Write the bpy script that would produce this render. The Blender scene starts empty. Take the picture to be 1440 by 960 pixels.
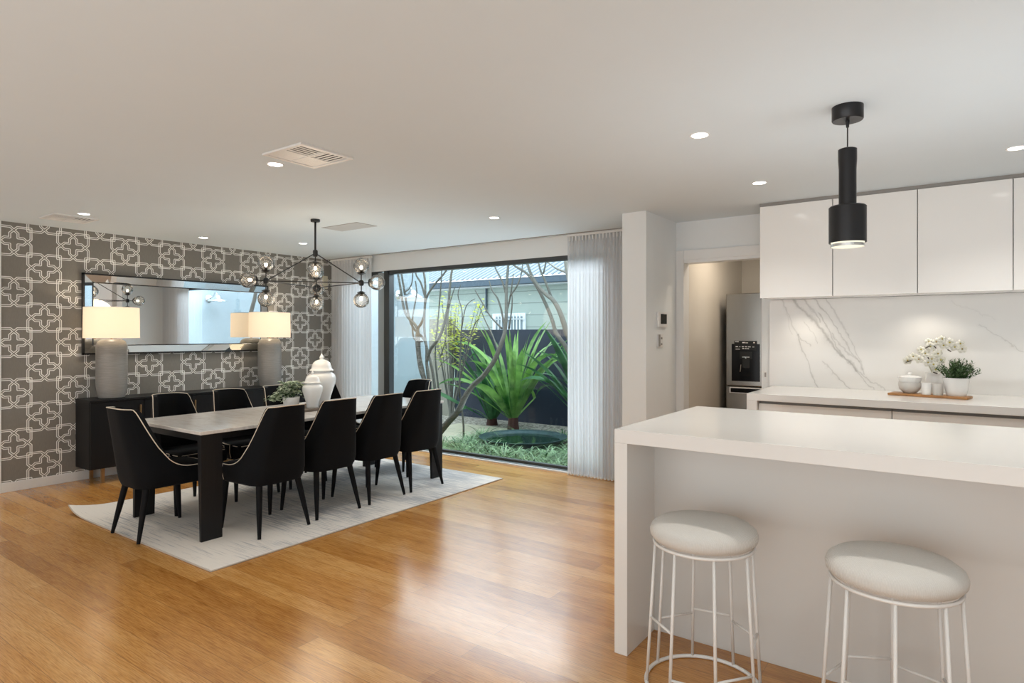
import bpy, bmesh, math, random
from mathutils import Vector, Matrix
C = bpy.context.scene.collection
rnd = random.Random(7)

# ------------------------------------------------------------------ survey numbers of the room (metres)
FOC = 874.565; YAW = math.radians(35.413); HZ = 470.486; EYE = 1.40; CEIL = 2.407
FX, FY = -math.sin(YAW), math.cos(YAW)
RX, RY = math.cos(YAW), math.sin(YAW)
WX = -6.87          # face of the papered wall
WY = 5.46           # face of the window wall
def on_y(u, v, y):
    a = u-720; d = (FX*FOC+RX*a, FY*FOC+RY*a, HZ-v); t = y/d[1]
    return Vector((d[0]*t, y, EYE+d[2]*t))

# ------------------------------------------------------------------ node helpers
class NT:
    def __init__(s, name):
        s.m = bpy.data.materials.new(name); s.m.use_nodes = True
        s.t = s.m.node_tree; s.t.nodes.clear()
        s.out = s.t.nodes.new('ShaderNodeOutputMaterial')
    def n(s, typ, **kw):
        x = s.t.nodes.new(typ)
        for k, v in kw.items(): setattr(x, k, v)
        return x
    def put(s, sock, v):
        if hasattr(v, 'links') or isinstance(v, bpy.types.NodeSocket): s.t.links.new(v, sock)
        else:
            try: sock.default_value = v
            except Exception: sock.default_value = (*v, 1.0)
    def math(s, op, a, b=None, c=None, clamp=False):
        x = s.n('ShaderNodeMath', operation=op); x.use_clamp = clamp
        s.put(x.inputs[0], a)
        if b is not None: s.put(x.inputs[1], b)
        if c is not None: s.put(x.inputs[2], c)
        return x.outputs[0]
    def mix(s, f, a, b, blend='MIX'):
        x = s.n('ShaderNodeMix', data_type='RGBA', blend_type=blend)
        s.put(x.inputs[0], f); s.put(x.inputs[6], a); s.put(x.inputs[7], b)
        return x.outputs[2]
    def coords(s, kind='Object'):
        return s.n('ShaderNodeTexCoord').outputs[kind]
    def xyz(s, v):
        x = s.n('ShaderNodeSeparateXYZ'); s.put(x.inputs[0], v); return x.outputs
    def scaled(s, v, sc, rot=(0,0,0)):
        x = s.n('ShaderNodeMapping'); s.put(x.inputs[0], v); x.inputs['Scale'].default_value = sc
        x.inputs['Rotation'].default_value = rot
        return x.outputs[0]
    def noise(s, v, scale, detail=3, rough=.55):
        x = s.n('ShaderNodeTexNoise'); s.put(x.inputs['Vector'], v)
        x.inputs['Scale'].default_value = scale; x.inputs['Detail'].default_value = detail; x.inputs['Roughness'].default_value = rough
        return x.outputs[0]
    def ramp(s, f, stops):
        x = s.n('ShaderNodeValToRGB'); s.put(x.inputs[0], f); e = x.color_ramp.elements
        while len(e) < len(stops): e.new(.5)
        for i, (p, c) in enumerate(stops):
            e[i].position = p; e[i].color = (*c, 1) if len(c) == 3 else c
        return x.outputs[0]
    def bsdf(s, col, rough=.5, metal=0, spec=.5, **kw):
        x = s.n('ShaderNodeBsdfPrincipled')
        s.put(x.inputs['Base Color'], col); s.put(x.inputs['Roughness'], rough); s.put(x.inputs['Metallic'], metal)
        s.put(x.inputs['Specular IOR Level'], spec)
        for k, v in kw.items(): s.put(x.inputs[k], v)
        s.t.links.new(x.outputs[0], s.out.inputs[0]); return x
    def bump(s, b, h, strength=.2, dist=.01):
        x = s.n('ShaderNodeBump'); x.inputs['Strength'].default_value = strength; x.inputs['Distance'].default_value = dist
        s.put(x.inputs['Height'], h); s.t.links.new(x.outputs[0], b.inputs['Normal'])
    def seg(s, px, py, ax, ay, bx, by):
        vx, vy = bx-ax, by-ay; L = vx*vx+vy*vy
        qx = s.math('SUBTRACT', px, ax); qy = s.math('SUBTRACT', py, ay)
        t = s.math('ADD', s.math('MULTIPLY', qx, vx/L), s.math('MULTIPLY', qy, vy/L), clamp=True)
        dx = s.math('SUBTRACT', qx, s.math('MULTIPLY', t, vx)); dy = s.math('SUBTRACT', qy, s.math('MULTIPLY', t, vy))
        return s.math('SQRT', s.math('ADD', s.math('MULTIPLY', dx, dx), s.math('MULTIPLY', dy, dy)))

def srgb(r, g, b):
    f = lambda c: (c/255/12.92) if c/255 <= .04045 else ((c/255+.055)/1.055)**2.4
    return (f(r), f(g), f(b))
def plain(name, col, rough=.5, metal=0, spec=.5, var=.04, **kw):
    m = NT(name); n = m.noise(m.coords(), 6, 2)
    c = m.mix(n, tuple(x*(1-var) for x in col), tuple(min(1, x*(1+var)) for x in col))
    m.bsdf(c, rough, metal, spec, **kw); return m.m
def emit(name, col, st):
    m = NT(name); e = m.n('ShaderNodeEmission'); m.put(e.inputs[0], (*col, 1)); e.inputs[1].default_value = st
    m.t.links.new(e.outputs[0], m.out.inputs[0]); return m.m

M = {}
M['wall'] = plain('white_paint', (.78,.80,.80), .6, spec=.25, var=.01)
M['ceil'] = plain('ceiling_paint', (.70,.765,.80), .8, spec=.1, var=.01)
M['trim'] = plain('gloss_trim', (.78,.775,.76), .35, var=.01)
M['gloss_wall'] = plain('satin_wall', (.70,.655,.585), .22, spec=.35, var=.01)
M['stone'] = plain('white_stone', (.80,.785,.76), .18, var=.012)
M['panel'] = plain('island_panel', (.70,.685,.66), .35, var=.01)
M['cab'] = plain('gloss_cabinet', (.90,.885,.86), .12, spec=.5, var=.006)
M['gap'] = plain('shadow_gap', (.30,.28,.26), .6)
M['black'] = plain('black_metal', (.012,.012,.013), .38, metal=.0, spec=.5)
M['black_frame'] = plain('black_edge', (.01,.01,.011), .3)
M['pend'] = plain('pendant_metal', (.028,.028,.03), .32, metal=.6)
M['alu'] = plain('window_alu', srgb(66,70,72), .4, metal=.3)
M['alu_light'] = plain('window_alu_light', srgb(150,158,160), .4, metal=.2)
M['sill'] = plain('sill_white', (.8,.82,.83), .4)
M['piping'] = plain('cream_piping', srgb(226,212,194), .6)
M['brass'] = plain('brass', srgb(168,136,98), .3, metal=.7)
M['ceramic'] = plain('white_ceramic', (.88,.875,.86), .22, var=.01)
M['chrome'] = plain('chrome', (.8,.8,.8), .08, metal=1)
M['stoolmetal'] = plain('white_metal', (.82,.81,.79), .35)
M['grey_cup'] = plain('grey_cup', (.62,.6,.57), .5)
M['darkscreen'] = plain('dark_screen', (.016,.017,.016), .25, spec=.2)
M['blackgloss'] = plain('black_gloss', (.004,.004,.005), .1, spec=.15)
M['whitemark'] = plain('white_mark', (.75,.75,.75), .5)
M['soil'] = plain('soil', (.03,.02,.014), .9)
M['down'] = emit('downlight_lens', (1,.96,.9), 14)
M['bulb'] = emit('bulb_glow', (1,.84,.62), 9)
M['pendglow'] = emit('pendant_glow', (1,.93,.72), 1.1)
M['panel_grey'] = plain('access_panel_paint', (.50,.51,.51), .8, spec=.1)
M['vent_dark'] = plain('vent_dark', (.05,.05,.05), .8)
M['beige'] = plain('beige_plastic', srgb(205,200,180), .5)

def mk_velvet():
    m = NT('black_velvet'); n = m.noise(m.coords(), 180, 2)
    c = m.mix(n, (.003,.0035,.0045), (.006,.0065,.008))
    b = m.bsdf(c, .85, spec=.15); b.inputs['Sheen Weight'].default_value = .05; b.inputs['Sheen Roughness'].default_value = .4
    m.bump(b, n, .15, .002); return m.m
M['velvet'] = mk_velvet(); M['chairleg'] = plain('matte_black_leg', (.005,.005,.006), .65, spec=.15)
def mk_blackwood():
    m = NT('black_stained_wood'); v = m.scaled(m.coords(), (30,30,2)); n = m.noise(v, 2, 4)
    b = m.bsdf(m.mix(n, (.004,.004,.005), (.010,.010,.011)), .45, spec=.3); m.bump(b, n, .12, .002); return m.m
M['blackwood'] = mk_blackwood()

def mk_floor():
    m = NT('bamboo_floor'); g = m.coords()
    br = m.n('ShaderNodeTexBrick'); m.put(br.inputs['Vector'], g)
    br.offset = .37; br.offset_frequency = 2; br.squash = 1
    br.inputs['Color1'].default_value = (0,0,0,1); br.inputs['Color2'].default_value = (1,1,1,1); br.inputs['Mortar'].default_value = (.5,.5,.5,1)
    br.inputs['Scale'].default_value = 1; br.inputs['Mortar Size'].default_value = .0012; br.inputs['Mortar Smooth'].default_value = .3
    br.inputs['Bias'].default_value = 0; br.inputs['Brick Width'].default_value = 1.75; br.inputs['Row Height'].default_value = .122
    tone = m.xyz(br.outputs['Color'])[0]
    fine = m.noise(m.scaled(g, (4,120,1)), 1.6, 5, .75)
    mid = m.noise(m.scaled(g, (1.4,9,1)), 1.5, 3)
    speck = m.noise(m.scaled(g, (9,190,1)), 1.0, 4, .65)
    k = m.math('ADD', m.math('MULTIPLY', tone, .22), m.math('ADD', m.math('MULTIPLY', fine, .46), m.math('MULTIPLY', mid, .32)))
    col = m.ramp(k, [(.30, srgb(164,106,44)), (.50, srgb(208,150,80)), (.70, srgb(228,178,112))])
    sp = m.ramp(speck, [(.36, (.50,.36,.24)), (.56, (1,1,1))])
    col = m.mix(.62, col, sp, 'MULTIPLY')
    col = m.mix(m.math('MULTIPLY', br.outputs['Fac'], .65), col, (.12,.06,.025,1))
    b = m.bsdf(col, m.math('ADD', .17, m.math('MULTIPLY', fine, .10)), spec=.5)
    b.inputs['Coat Weight'].default_value = .35; b.inputs['Coat Roughness'].default_value = .2
    m.bump(b, fine, .05, .002); return m.m
M['floor'] = mk_floor()

def mk_wallpaper():
    # grey ground, off-white interlaced strapwork; checkerboard of crosses on a 23 cm pitch
    m = NT('strapwork_wallpaper'); o = m.coords(); X = m.xyz(o)
    sy, sz = .2303, .2275
    u = m.math('MULTIPLY', m.math('SUBTRACT', X[1], 1.956), 1/sy)
    v = m.math('MULTIPLY', m.math('SUBTRACT', X[2], 2.24), 1/sz)
    T = .552; a = .115; bb = .13
    whites = []
    for k in (0, 1):
        f = []
        for c in (u, v):
            t = m.math('SUBTRACT', c, float(k)); t = m.math('ADD', t, 101.0)
            t = m.math('MODULO', t, 2.0); t = m.math('SUBTRACT', t, 1.0); f.append(m.math('ABSOLUTE', t))
        p = m.math('MAXIMUM', f[0], f[1]); q = m.math('MINIMUM', f[0], f[1])
        d = None
        for (ax, ay, bx, by) in ((T,a,T,T), (T,a,T-a,0), (T-a,0,T-a-bb,bb), (T-a-bb,bb,bb,bb)):
            s_ = m.seg(p, q, ax, ay, bx, by)
            d = s_ if d is None else m.math('MINIMUM', d, s_)
        e = m.math('ABSOLUTE', m.math('SUBTRACT', d, .032))
        w = m.math('SUBTRACT', 1.0, m.math('MULTIPLY', m.math('SUBTRACT', e, .0115), 1/.005), clamp=True)
        whites.append(w)
    w = m.math('MAXIMUM', whites[0], whites[1])
    weave = m.noise(m.scaled(o, (1,14,1.2)), 22, 3, .6)
    weave2 = m.noise(m.scaled(o, (1,1,18)), 9, 2)
    g = m.mix(weave, srgb(114,110,104), srgb(142,138,131)); g = m.mix(m.math('MULTIPLY', weave2, .3), g, (*srgb(128,123,115), 1))
    col = m.mix(w, g, (.93,.92,.89,1))
    m.bsdf(col, .5, spec=.3); return m.m
M['paper'] = mk_wallpaper()

def mk_marble():
    m = NT('veined_marble'); o = m.coords(); X = m.xyz(o)
    n1 = m.noise(o, 3.2, 4, .6); n2 = m.noise(m.scaled(o, (1.7,1,1.3)), 9, 4, .6)
    px = m.math('ADD', X[0], m.math('MULTIPLY', m.math('SUBTRACT', n1, .5), .13))
    pz = m.math('ADD', X[2], m.math('MULTIPLY', m.math('SUBTRACT', n2, .5), .09))
    def pt(u_, v_): p = on_y(u_, v_, 5.4); return p.x, p.z
    col = m.mix(m.noise(o, 1.3, 4), (.80,.785,.76), (.73,.72,.705))
    for (p0, p1, wd, st) in (((1112,412),(1166,478),.013,.5), ((1166,478),(1204,518),.012,.55), ((1204,518),(1246,552),.006,.35),
                             ((1138,412),(1180,462),.006,.4), ((1180,462),(1216,524),.005,.35), ((1158,414),(1196,470),.007,.3),
                             ((1196,470),(1214,520),.004,.3), ((1120,470),(1152,545),.005,.4), ((1158,508),(1200,548),.005,.35),
                             ((1100,416),(1124,480),.006,.25), ((1376,458),(1442,494),.004,.25), ((1335,424),(1400,450),.004,.1), ((1148,480),(1130,450),.003,.3), ((1128,412),(1150,450),.008,.4), ((1150,440),(1188,500),.006,.4), ((1188,500),(1226,546),.004,.35), ((1172,470),(1208,510),.007,.35), ((1106,430),(1112,470),.004,.2), ((1120,470),(1140,486),.003,.35)):
        a = pt(*p0); b = pt(*p1); d = m.seg(px, pz, a[0], a[1], b[0], b[1])
        st *= 1.05; wd *= 1.25
        core = m.math('SUBTRACT', 1.0, m.math('DIVIDE', d, wd), clamp=True)
        soft = m.math('SUBTRACT', 1.0, m.math('DIVIDE', d, wd*4.5), clamp=True)
        f = m.math('ADD', m.math('MULTIPLY', core, st), m.math('MULTIPLY', m.math('MULTIPLY', soft, soft), st*.3), clamp=True)
        f = m.math('MULTIPLY', f, m.math('ADD', .45, m.math('MULTIPLY', n2, 1.0)), clamp=True)
        col = m.mix(f, col, (.30,.285,.265,1))
    m.bsdf(col, .10, spec=.5); return m.m
M['marble'] = mk_marble()
def mk_tabletop():
    m = NT('pale_stone_top'); o = m.coords(); n = m.noise(m.scaled(o, (1.5,5,1)), 3, 5, .65)
    n2 = m.noise(m.scaled(o, (3,12,1), (0,0,.4)), 2, 5, .7)
    c = m.ramp(n, [(.3, srgb(216,210,203)), (.55, srgb(236,231,225)), (.75, srgb(200,197,193))])
    c = m.mix(m.math('MULTIPLY', n2, .35), c, (*srgb(170,160,150), 1))
    m.bsdf(c, .14); return m.m
M['tabletop'] = mk_tabletop()
def mk_rug():
    m = NT('distressed_rug'); o = m.coords()
    st = m.noise(m.scaled(o, (1.2,44,1)), 2.0, 5, .72); big = m.noise(m.scaled(o, (1,1.6,1)), 1.3, 3)
    fade = m.noise(o, 90, 2)
    gy = m.math('MULTIPLY', m.math('SUBTRACT', m.xyz(o)[1], 2.1), .45, clamp=True)
    mask = m.ramp(m.math('MULTIPLY', st, m.math('ADD', m.math('ADD', big, .22), m.math('MULTIPLY', gy, .22))), [(.40, (0,0,0)), (.50, (1,1,1))])
    c = m.mix(m.math('MULTIPLY', m.xyz(mask)[0], .75), (*srgb(236,229,220), 1), (*srgb(150,153,160), 1))
    c = m.mix(m.math('MULTIPLY', fade, .15), c, (*srgb(180,172,162), 1))
    b = m.bsdf(c, .95, spec=.1); m.bump(b, fade, .3, .004); return m.m
M['rug'] = mk_rug()
def mk_curtain(name, col, tr, tl):
    m = NT(name); v = m.noise(m.scaled(m.coords(), (60,60,2)), 3, 3)
    c = m.mix(v, tuple(x*.95 for x in col), col)
    d = m.n('ShaderNodeBsdfDiffuse'); m.put(d.inputs[0], c)
    t = m.n('ShaderNodeBsdfTranslucent'); m.put(t.inputs[0], c)
    p = m.n('ShaderNodeBsdfTransparent')
    x = m.n('ShaderNodeMixShader'); x.inputs[0].default_value = tl; m.t.links.new(d.outputs[0], x.inputs[1]); m.t.links.new(t.outputs[0], x.inputs[2])
    y = m.n('ShaderNodeMixShader'); y.inputs[0].default_value = tr; m.t.links.new(x.outputs[0], y.inputs[1]); m.t.links.new(p.outputs[0], y.inputs[2])
    m.t.links.new(y.outputs[0], m.out.inputs[0]); return m.m
M['sheer'] = mk_curtain('sheer_fabric', (.77,.77,.775), .07, .5)
M['shade'] = None
def mk_shade():
    m = NT('lit_linen_shade'); X = m.xyz(m.coords()); n = m.noise(m.scaled(m.coords(), (1,1,8)), 40, 2)
    # linen glows from the bulb inside: diffuse + translucent + slight self glow
    c = m.mix(n, (.86,.78,.66), (.92,.85,.74))
    d = m.n('ShaderNodeBsdfDiffuse'); m.put(d.inputs[0], c); t = m.n('ShaderNodeBsdfTranslucent'); m.put(t.inputs[0], c)
    x = m.n('ShaderNodeMixShader'); x.inputs[0].default_value = .5; m.t.links.new(d.outputs[0], x.inputs[1]); m.t.links.new(t.outputs[0], x.inputs[2])
    e = m.n('ShaderNodeEmission'); m.put(e.inputs[0], (1,.84,.62,1)); e.inputs[1].default_value = .26
    a = m.n('ShaderNodeAddShader'); m.t.links.new(x.outputs[0], a.inputs[0]); m.t.links.new(e.outputs[0], a.inputs[1])
    m.t.links.new(a.outputs[0], m.out.inputs[0]); return m.m
M['shade'] = mk_shade()
def mk_glass(name, tint=(.992,.996,.998), refl=.5, clear=True, seed=False):
    m = NT(name); t = m.n('ShaderNodeBsdfTransparent'); m.put(t.inputs[0], (*tint, 1))
    g = m.n('ShaderNodeBsdfGlossy'); g.inputs['Roughness'].default_value = .02
    fr = m.n('ShaderNodeFresnel'); fr.inputs[0].default_value = 1.45
    fac = m.math('MULTIPLY', fr.outputs[0], refl, clamp=True)
    if seed:
        n = m.noise(m.coords(), 38, 3, .7); bp = m.n('ShaderNodeBump'); bp.inputs['Strength'].default_value = .7; bp.inputs['Distance'].default_value = .01
        m.put(bp.inputs['Height'], n); m.t.links.new(bp.outputs[0], g.inputs['Normal'])
        fac = m.math('ADD', fac, m.math('MULTIPLY', m.math('GREATER_THAN', n, .60), .12), clamp=True)
        fac = m.math('ADD', fac, .07)
    x = m.n('ShaderNodeMixShader'); m.put(x.inputs[0], fac); m.t.links.new(t.outputs[0], x.inputs[1]); m.t.links.new(g.outputs[0], x.inputs[2])
    m.t.links.new(x.outputs[0], m.out.inputs[0]); return m.m
M['glass'] = mk_glass('window_glass', refl=.32)
M['globe'] = mk_glass('seeded_globe_glass', (.93,.92,.9), 1.2, seed=True)
def mk_mirror():
    m = NT('silver_mirror'); n = m.noise(m.coords(), 2, 1); m.bsdf(m.mix(n, (.86,.87,.87), (.89,.90,.90)), .01, metal=1); return m.m
M['mirror'] = mk_mirror()
def mk_steel():
    m = NT('brushed_steel'); n = m.noise(m.scaled(m.coords(), (200,1,2)), 3, 3)
    m.bsdf(m.mix(n, (.19,.18,.165), (.27,.26,.24)), .22, metal=.95); return m.m
M['steel'] = mk_steel()
M['fridge_side'] = plain('fridge_side', (.03,.03,.03), .35)
def mk_lampbase():
    m = NT('combed_grey_ceramic'); X = m.xyz(m.coords()); n = m.noise(m.scaled(m.coords(), (3,3,60)), 3, 4, .7)
    b = m.bsdf(m.mix(n, srgb(118,115,112), srgb(168,165,160)), .42, metal=.15); m.bump(b, n, .6, .006); return m.m
M['lampbase'] = mk_lampbase()
def mk_seat():
    m = NT('boucle_weave'); w = m.n('ShaderNodeTexWave'); m.put(w.inputs[0], m.coords()); w.inputs['Scale'].default_value = 95; w.inputs['Distortion'].default_value = 2
    n = m.noise(m.coords(), 150, 3); k = m.math('MULTIPLY', w.outputs[1], n)
    b = m.bsdf(m.mix(k, (.66,.64,.60), (.84,.82,.79)), .9, spec=.15); m.bump(b, k, .4, .004); return m.m
M['seat'] = mk_seat()
def mk_wood():
    m = NT('acacia_board'); n = m.noise(m.scaled(m.coords(), (2,22,4)), 3, 4)
    m.bsdf(m.mix(n, srgb(120,74,36), srgb(205,150,92)), .45); return m.m
M['board'] = mk_wood()
M['tray'] = plain('tray_wood', srgb(120,108,96), .5, var=.2)
def mk_leaf(name, c1, c2, sc=8, tl=.25, rough=.4):
    m = NT(name); n = m.noise(m.coords(), sc, 3)
    c = m.ramp(n, [(.35, c1), (.65, c2)])
    b = m.bsdf(c, rough, spec=.4); t = m.n('ShaderNodeBsdfTranslucent'); m.put(t.inputs[0], c)
    x = m.n('ShaderNodeMixShader'); x.inputs[0].default_value = tl
    m.t.links.new(b.outputs[0], x.inputs[1]); m.t.links.new(t.outputs[0], x.inputs[2]); m.t.links.new(x.outputs[0], m.out.inputs[0]); return m.m
M['pothos'] = mk_leaf('variegated_leaf', srgb(98,128,84), srgb(218,226,204), 45)
M['herb'] = mk_leaf('herb_leaf', srgb(36,62,34), srgb(88,116,72), 30, .1)
M['strap'] = mk_leaf('strap_leaf', srgb(44,98,40), srgb(150,198,104), 2.6, .35, .3)
M['strap_dark'] = mk_leaf('strap_leaf_dark', srgb(24,62,38), srgb(80,136,84), 2.8, .3, .3)
M['mondo'] = mk_leaf('mondo_blade', srgb(40,82,44), srgb(150,184,136), 7, .2)
M['lime'] = mk_leaf('lime_leaf', srgb(196,208,70), srgb(236,240,140), 5, .55)
M['petal'] = mk_leaf('orchid_petal', (.86,.85,.80), (.80,.79,.70), 12, .25, .5)
M['petalcore'] = mk_leaf('orchid_core', srgb(200,190,90), srgb(150,120,60), 30, .1, .5)
M['stem'] = plain('orchid_stem', srgb(196,190,160), .6)
M['budstem'] = plain('dark_node', srgb(70,62,50), .6)
def mk_bark():
    m = NT('grey_bark'); n = m.noise(m.scaled(m.coords(), (12,12,40)), 2, 4, .7)
    b = m.bsdf(m.mix(n, srgb(52,54,50), srgb(120,120,110)), .8); m.bump(b, n, .5, .006); return m.m
M['bark'] = mk_bark()
M['barkdark'] = plain('brown_stem', srgb(70,42,36), .9, var=.4)
def mk_board(name, c, row, axis=2, dark=.35):
    m = NT(name); X = m.xyz(m.coords()); f = m.math('FRACT', m.math('MULTIPLY', X[axis], 1/row))
    ln = m.math('LESS_THAN', f, .07); sh = m.math('MULTIPLY', f, .12)
    n = m.noise(m.coords(), 3, 3)
    col = m.mix(n, tuple(x*.92 for x in c), c); col = m.mix(m.math('ADD', m.math('MULTIPLY', ln, 1-dark), m.math('MULTIPLY', sh, .4), clamp=True), col, tuple(x*dark for x in c)+(1,))
    m.bsdf(col, .6); return m.m
M['weather'] = mk_board('weatherboards', srgb(158,174,166), .26)
M['blue_wall'] = mk_board('pale_blue_render', srgb(204,224,234), 1.15, 2, .9)
M['brick_white'] = mk_board('white_painted_block', srgb(205,220,228), .2, 2, .75)
M['navy'] = mk_board('navy_fence', srgb(20,36,56), .6, 2, .8)
M['paling'] = mk_board('grey_palings', srgb(128,126,112), .11, 0, .3)
def mk_roof():
    m = NT('corrugated_roof'); X = m.xyz(m.coords()); s = m.math('SINE', m.math('MULTIPLY', X[0], 6.2832/.15))
    b = m.bsdf(m.mix(m.math('ADD', .5, m.math('MULTIPLY', s, .5)), srgb(60,76,86), srgb(156,172,182)), .45, metal=.1); return m.m
M['roof'] = mk_roof()
M['gutter'] = plain('blue_gutter', srgb(58,78,92), .5)
M['winwhite'] = plain('house_window_white', srgb(220,228,232), .5)
M['winpane'] = plain('house_window_pane', srgb(140,155,160), .3)
def mk_gravel():
    m = NT('gravel'); v = m.n('ShaderNodeTexVoronoi'); m.put(v.inputs['Vector'], m.coords()); v.inputs['Scale'].default_value = 32
    g = m.n('ShaderNodeTexVoronoi'); m.put(g.inputs['Vector'], m.coords()); g.inputs['Scale'].default_value = 32
    k = m.xyz(v.outputs['Color'])[0]
    b = m.bsdf(m.ramp(k, [(0, srgb(96,92,84)), (.5, srgb(166,160,146)), (1, srgb(205,200,184))]), .85); m.bump(b, v.outputs['Distance'], .8, .02); return m.m
M['gravel'] = mk_gravel()
M['paver'] = plain('sandstone_paver', srgb(196,190,166), .8, var=.12)
M['bowl'] = plain('bronze_bowl', srgb(62,84,88), .3, metal=.3, var=.2)
def mk_water():
    m = NT('pond_water'); n = m.noise(m.coords(), 14, 3); k = m.noise(m.coords(), 40, 2)
    c = m.ramp(k, [(.45, srgb(10,28,24)), (.66, srgb(52,84,66))])
    b = m.bsdf(c, .05); m.bump(b, n, .15, .01); return m.m
M['water'] = mk_water()

# ------------------------------------------------------------------ mesh helpers
def obj(name, bm, mat, parent=None, smooth=False, kind=None):
    me = bpy.data.meshes.new(name); bmesh.ops.recalc_face_normals(bm, faces=bm.faces); bm.to_mesh(me); bm.free()
    if smooth:
        for p in me.polygons: p.use_smooth = True
        if smooth is not True: me.set_sharp_from_angle(angle=math.radians(smooth))
    for mm in (mat if isinstance(mat, (list, tuple)) else [mat]): me.materials.append(mm)
    o = bpy.data.objects.new(name, me); C.objects.link(o)
    if parent: o.parent = parent
    if kind: o['kind'] = kind
    return o
def thing(name, label, cat, loc=(0,0,0), rz=0, group=None):
    o = bpy.data.objects.new(name, None); C.objects.link(o); o.empty_display_size = .1
    o.location = loc; o.rotation_euler = (0,0,rz); o['label'] = label; o['category'] = cat
    if group: o['group'] = group
    return o
def tag(o, label, cat, group=None, kind=None):
    o['label'] = label; o['category'] = cat
    if group: o['group'] = group
    if kind: o['kind'] = kind
    return o
def box(bm, x0, x1, y0, y1, z0, z1, bev=0):
    r = bmesh.ops.create_cube(bm, size=1)
    for v in r['verts']:
        v.co = Vector(((x0+x1)/2+v.co.x*(x1-x0), (y0+y1)/2+v.co.y*(y1-y0), (z0+z1)/2+v.co.z*(z1-z0)))
    if bev:
        es = list({e for v in r['verts'] for e in v.link_edges})
        bmesh.ops.bevel(bm, geom=es, offset=bev, segments=2, affect='EDGES', profile=.6)
    return bm
def B(*a, **k): return box(bmesh.new(), *a, **k)
def lathe(bm, prof, cx=0, cy=0, seg=32, sx=1, sy=1):
    rings = []
    for r, z in prof:
        if r < 1e-5: rings.append([bm.verts.new((cx, cy, z))])
        else: rings.append([bm.verts.new((cx+r*sx*math.cos(2*math.pi*i/seg), cy+r*sy*math.sin(2*math.pi*i/seg), z)) for i in range(seg)])
    for a, b in zip(rings, rings[1:]):
        for i in range(seg):
            j = (i+1) % seg
            if len(a) == 1 and len(b) == 1: continue
            if len(a) == 1: bm.faces.new((a[0], b[i], b[j]))
            elif len(b) == 1: bm.faces.new((a[i], a[j], b[0]))
            else: bm.faces.new((a[i], a[j], b[j], b[i]))
    return bm
def tube(bm, pts, rad, seg=8, closed=False, cap=True):
    pts = [Vector(p) for p in pts]; n = len(pts); rings = []
    rad = rad if isinstance(rad, (list, tuple)) else [rad]*n
    prev = None
    for i, p in enumerate(pts):
        if closed: d = pts[(i+1) % n]-pts[i-1]
        else: d = pts[min(i+1, n-1)]-pts[max(i-1, 0)]
        if d.length < 1e-9: d = Vector((0,0,1))
        d.normalize()
        if prev is None:
            up = Vector((0,0,1)) if abs(d.z) < .9 else Vector((1,0,0)); s = d.cross(up).normalized()
        else:
            s = (prev-d*prev.dot(d))
            s = s.normalized() if s.length > 1e-6 else d.orthogonal().normalized()
        prev = s; t = d.cross(s)
        rings.append([bm.verts.new(p+(s*math.cos(2*math.pi*k/seg)+t*math.sin(2*math.pi*k/seg))*rad[i]) for k in range(seg)])
    prs = list(zip(rings, rings[1:]))
    if closed: prs.append((rings[-1], rings[0]))
    for a, b in prs:
        for k in range(seg):
            j = (k+1) % seg; bm.faces.new((a[k], a[j], b[j], b[k]))
    if cap and not closed:
        bm.faces.new(rings[0][::-1]); bm.faces.new(rings[-1])
    return bm
def circle_pts(cx, cy, z, r, n=48): return [(cx+r*math.cos(2*math.pi*i/n), cy+r*math.sin(2*math.pi*i/n), z) for i in range(n)]
def grid_surf(bm, f, nu, nv, wrap=False):
    g = [[bm.verts.new(f(i/nu, j/nv)) for j in range(nv+1)] for i in range(nu+1 if not wrap else nu)]
    for i in range(nu):
        a = g[i]; b = g[(i+1) % len(g)]
        for j in range(nv): bm.faces.new((a[j], b[j], b[j+1], a[j+1]))
    return g
def copy_tree(o, parent=None):
    c = o.copy(); C.objects.link(c)
    if parent: c.parent = parent
    for ch in list(o.children): copy_tree(ch, c)
    return c
def sphere(bm, c, r, u=20, v=12, sz=1):
    rs = bmesh.ops.create_uvsphere(bm, u_segments=u, v_segments=v, radius=r)
    for w in rs['verts']: w.co = Vector((w.co.x, w.co.y, w.co.z*sz))+Vector(c)
    return bm
S = 'structure'

# ================================================================== ROOM SHELL
FRONT = -3.2; RIGHT = 3.2
obj('floor', B(-7.1, RIGHT, FRONT, 5.56, -.12, 0), M['floor'], kind=S)
obj('hall_floor', B(-2.1, -.7, 5.56, 7.4, -.12, 0), M['floor'], kind=S).name = 'floor_hall'
obj('ceiling', B(-7.1, RIGHT, FRONT, 5.58, CEIL, CEIL+.2), M['ceil'], kind=S)
obj('ceiling_hall', B(-2.1, -.7, 5.581, 7.4, CEIL, CEIL+.2), M['ceil'], kind=S)
obj('wall_left', B(WX-.15, WX, 1.862, 5.6, 0, CEIL), M['paper'], kind=S)
obj('wall_left_front', B(WX-.15, WX+.012, FRONT, 1.862, 0, CEIL), M['wall'], kind=S)
obj('baseboard_left', B(WX, WX+.012, 1.862, WY, 0, .085, bev=.003), M['trim'], kind=S)
# window wall: bulkhead above, solid piece between glazing and pillar
WIN_L, WIN_R, WIN_T = -6.62, -2.75, 2.205
bm = B(WX, -2.30, WY, WY+.12, WIN_T, CEIL)
box(bm, WX, WIN_L, WY, WY+.12, 0, WIN_T); box(bm, WIN_R, -2.25, WY, WY+.12, 0, WIN_T)
obj('wall_back', bm, M['wall'], kind=S)
# dark strip that paints in the shade of the curtain recess
obj('recess_shade_strip', B(WX, -2.26, WY-.095, WY-.085, CEIL-.007, CEIL+.001), M['gap'], kind=S)
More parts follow.
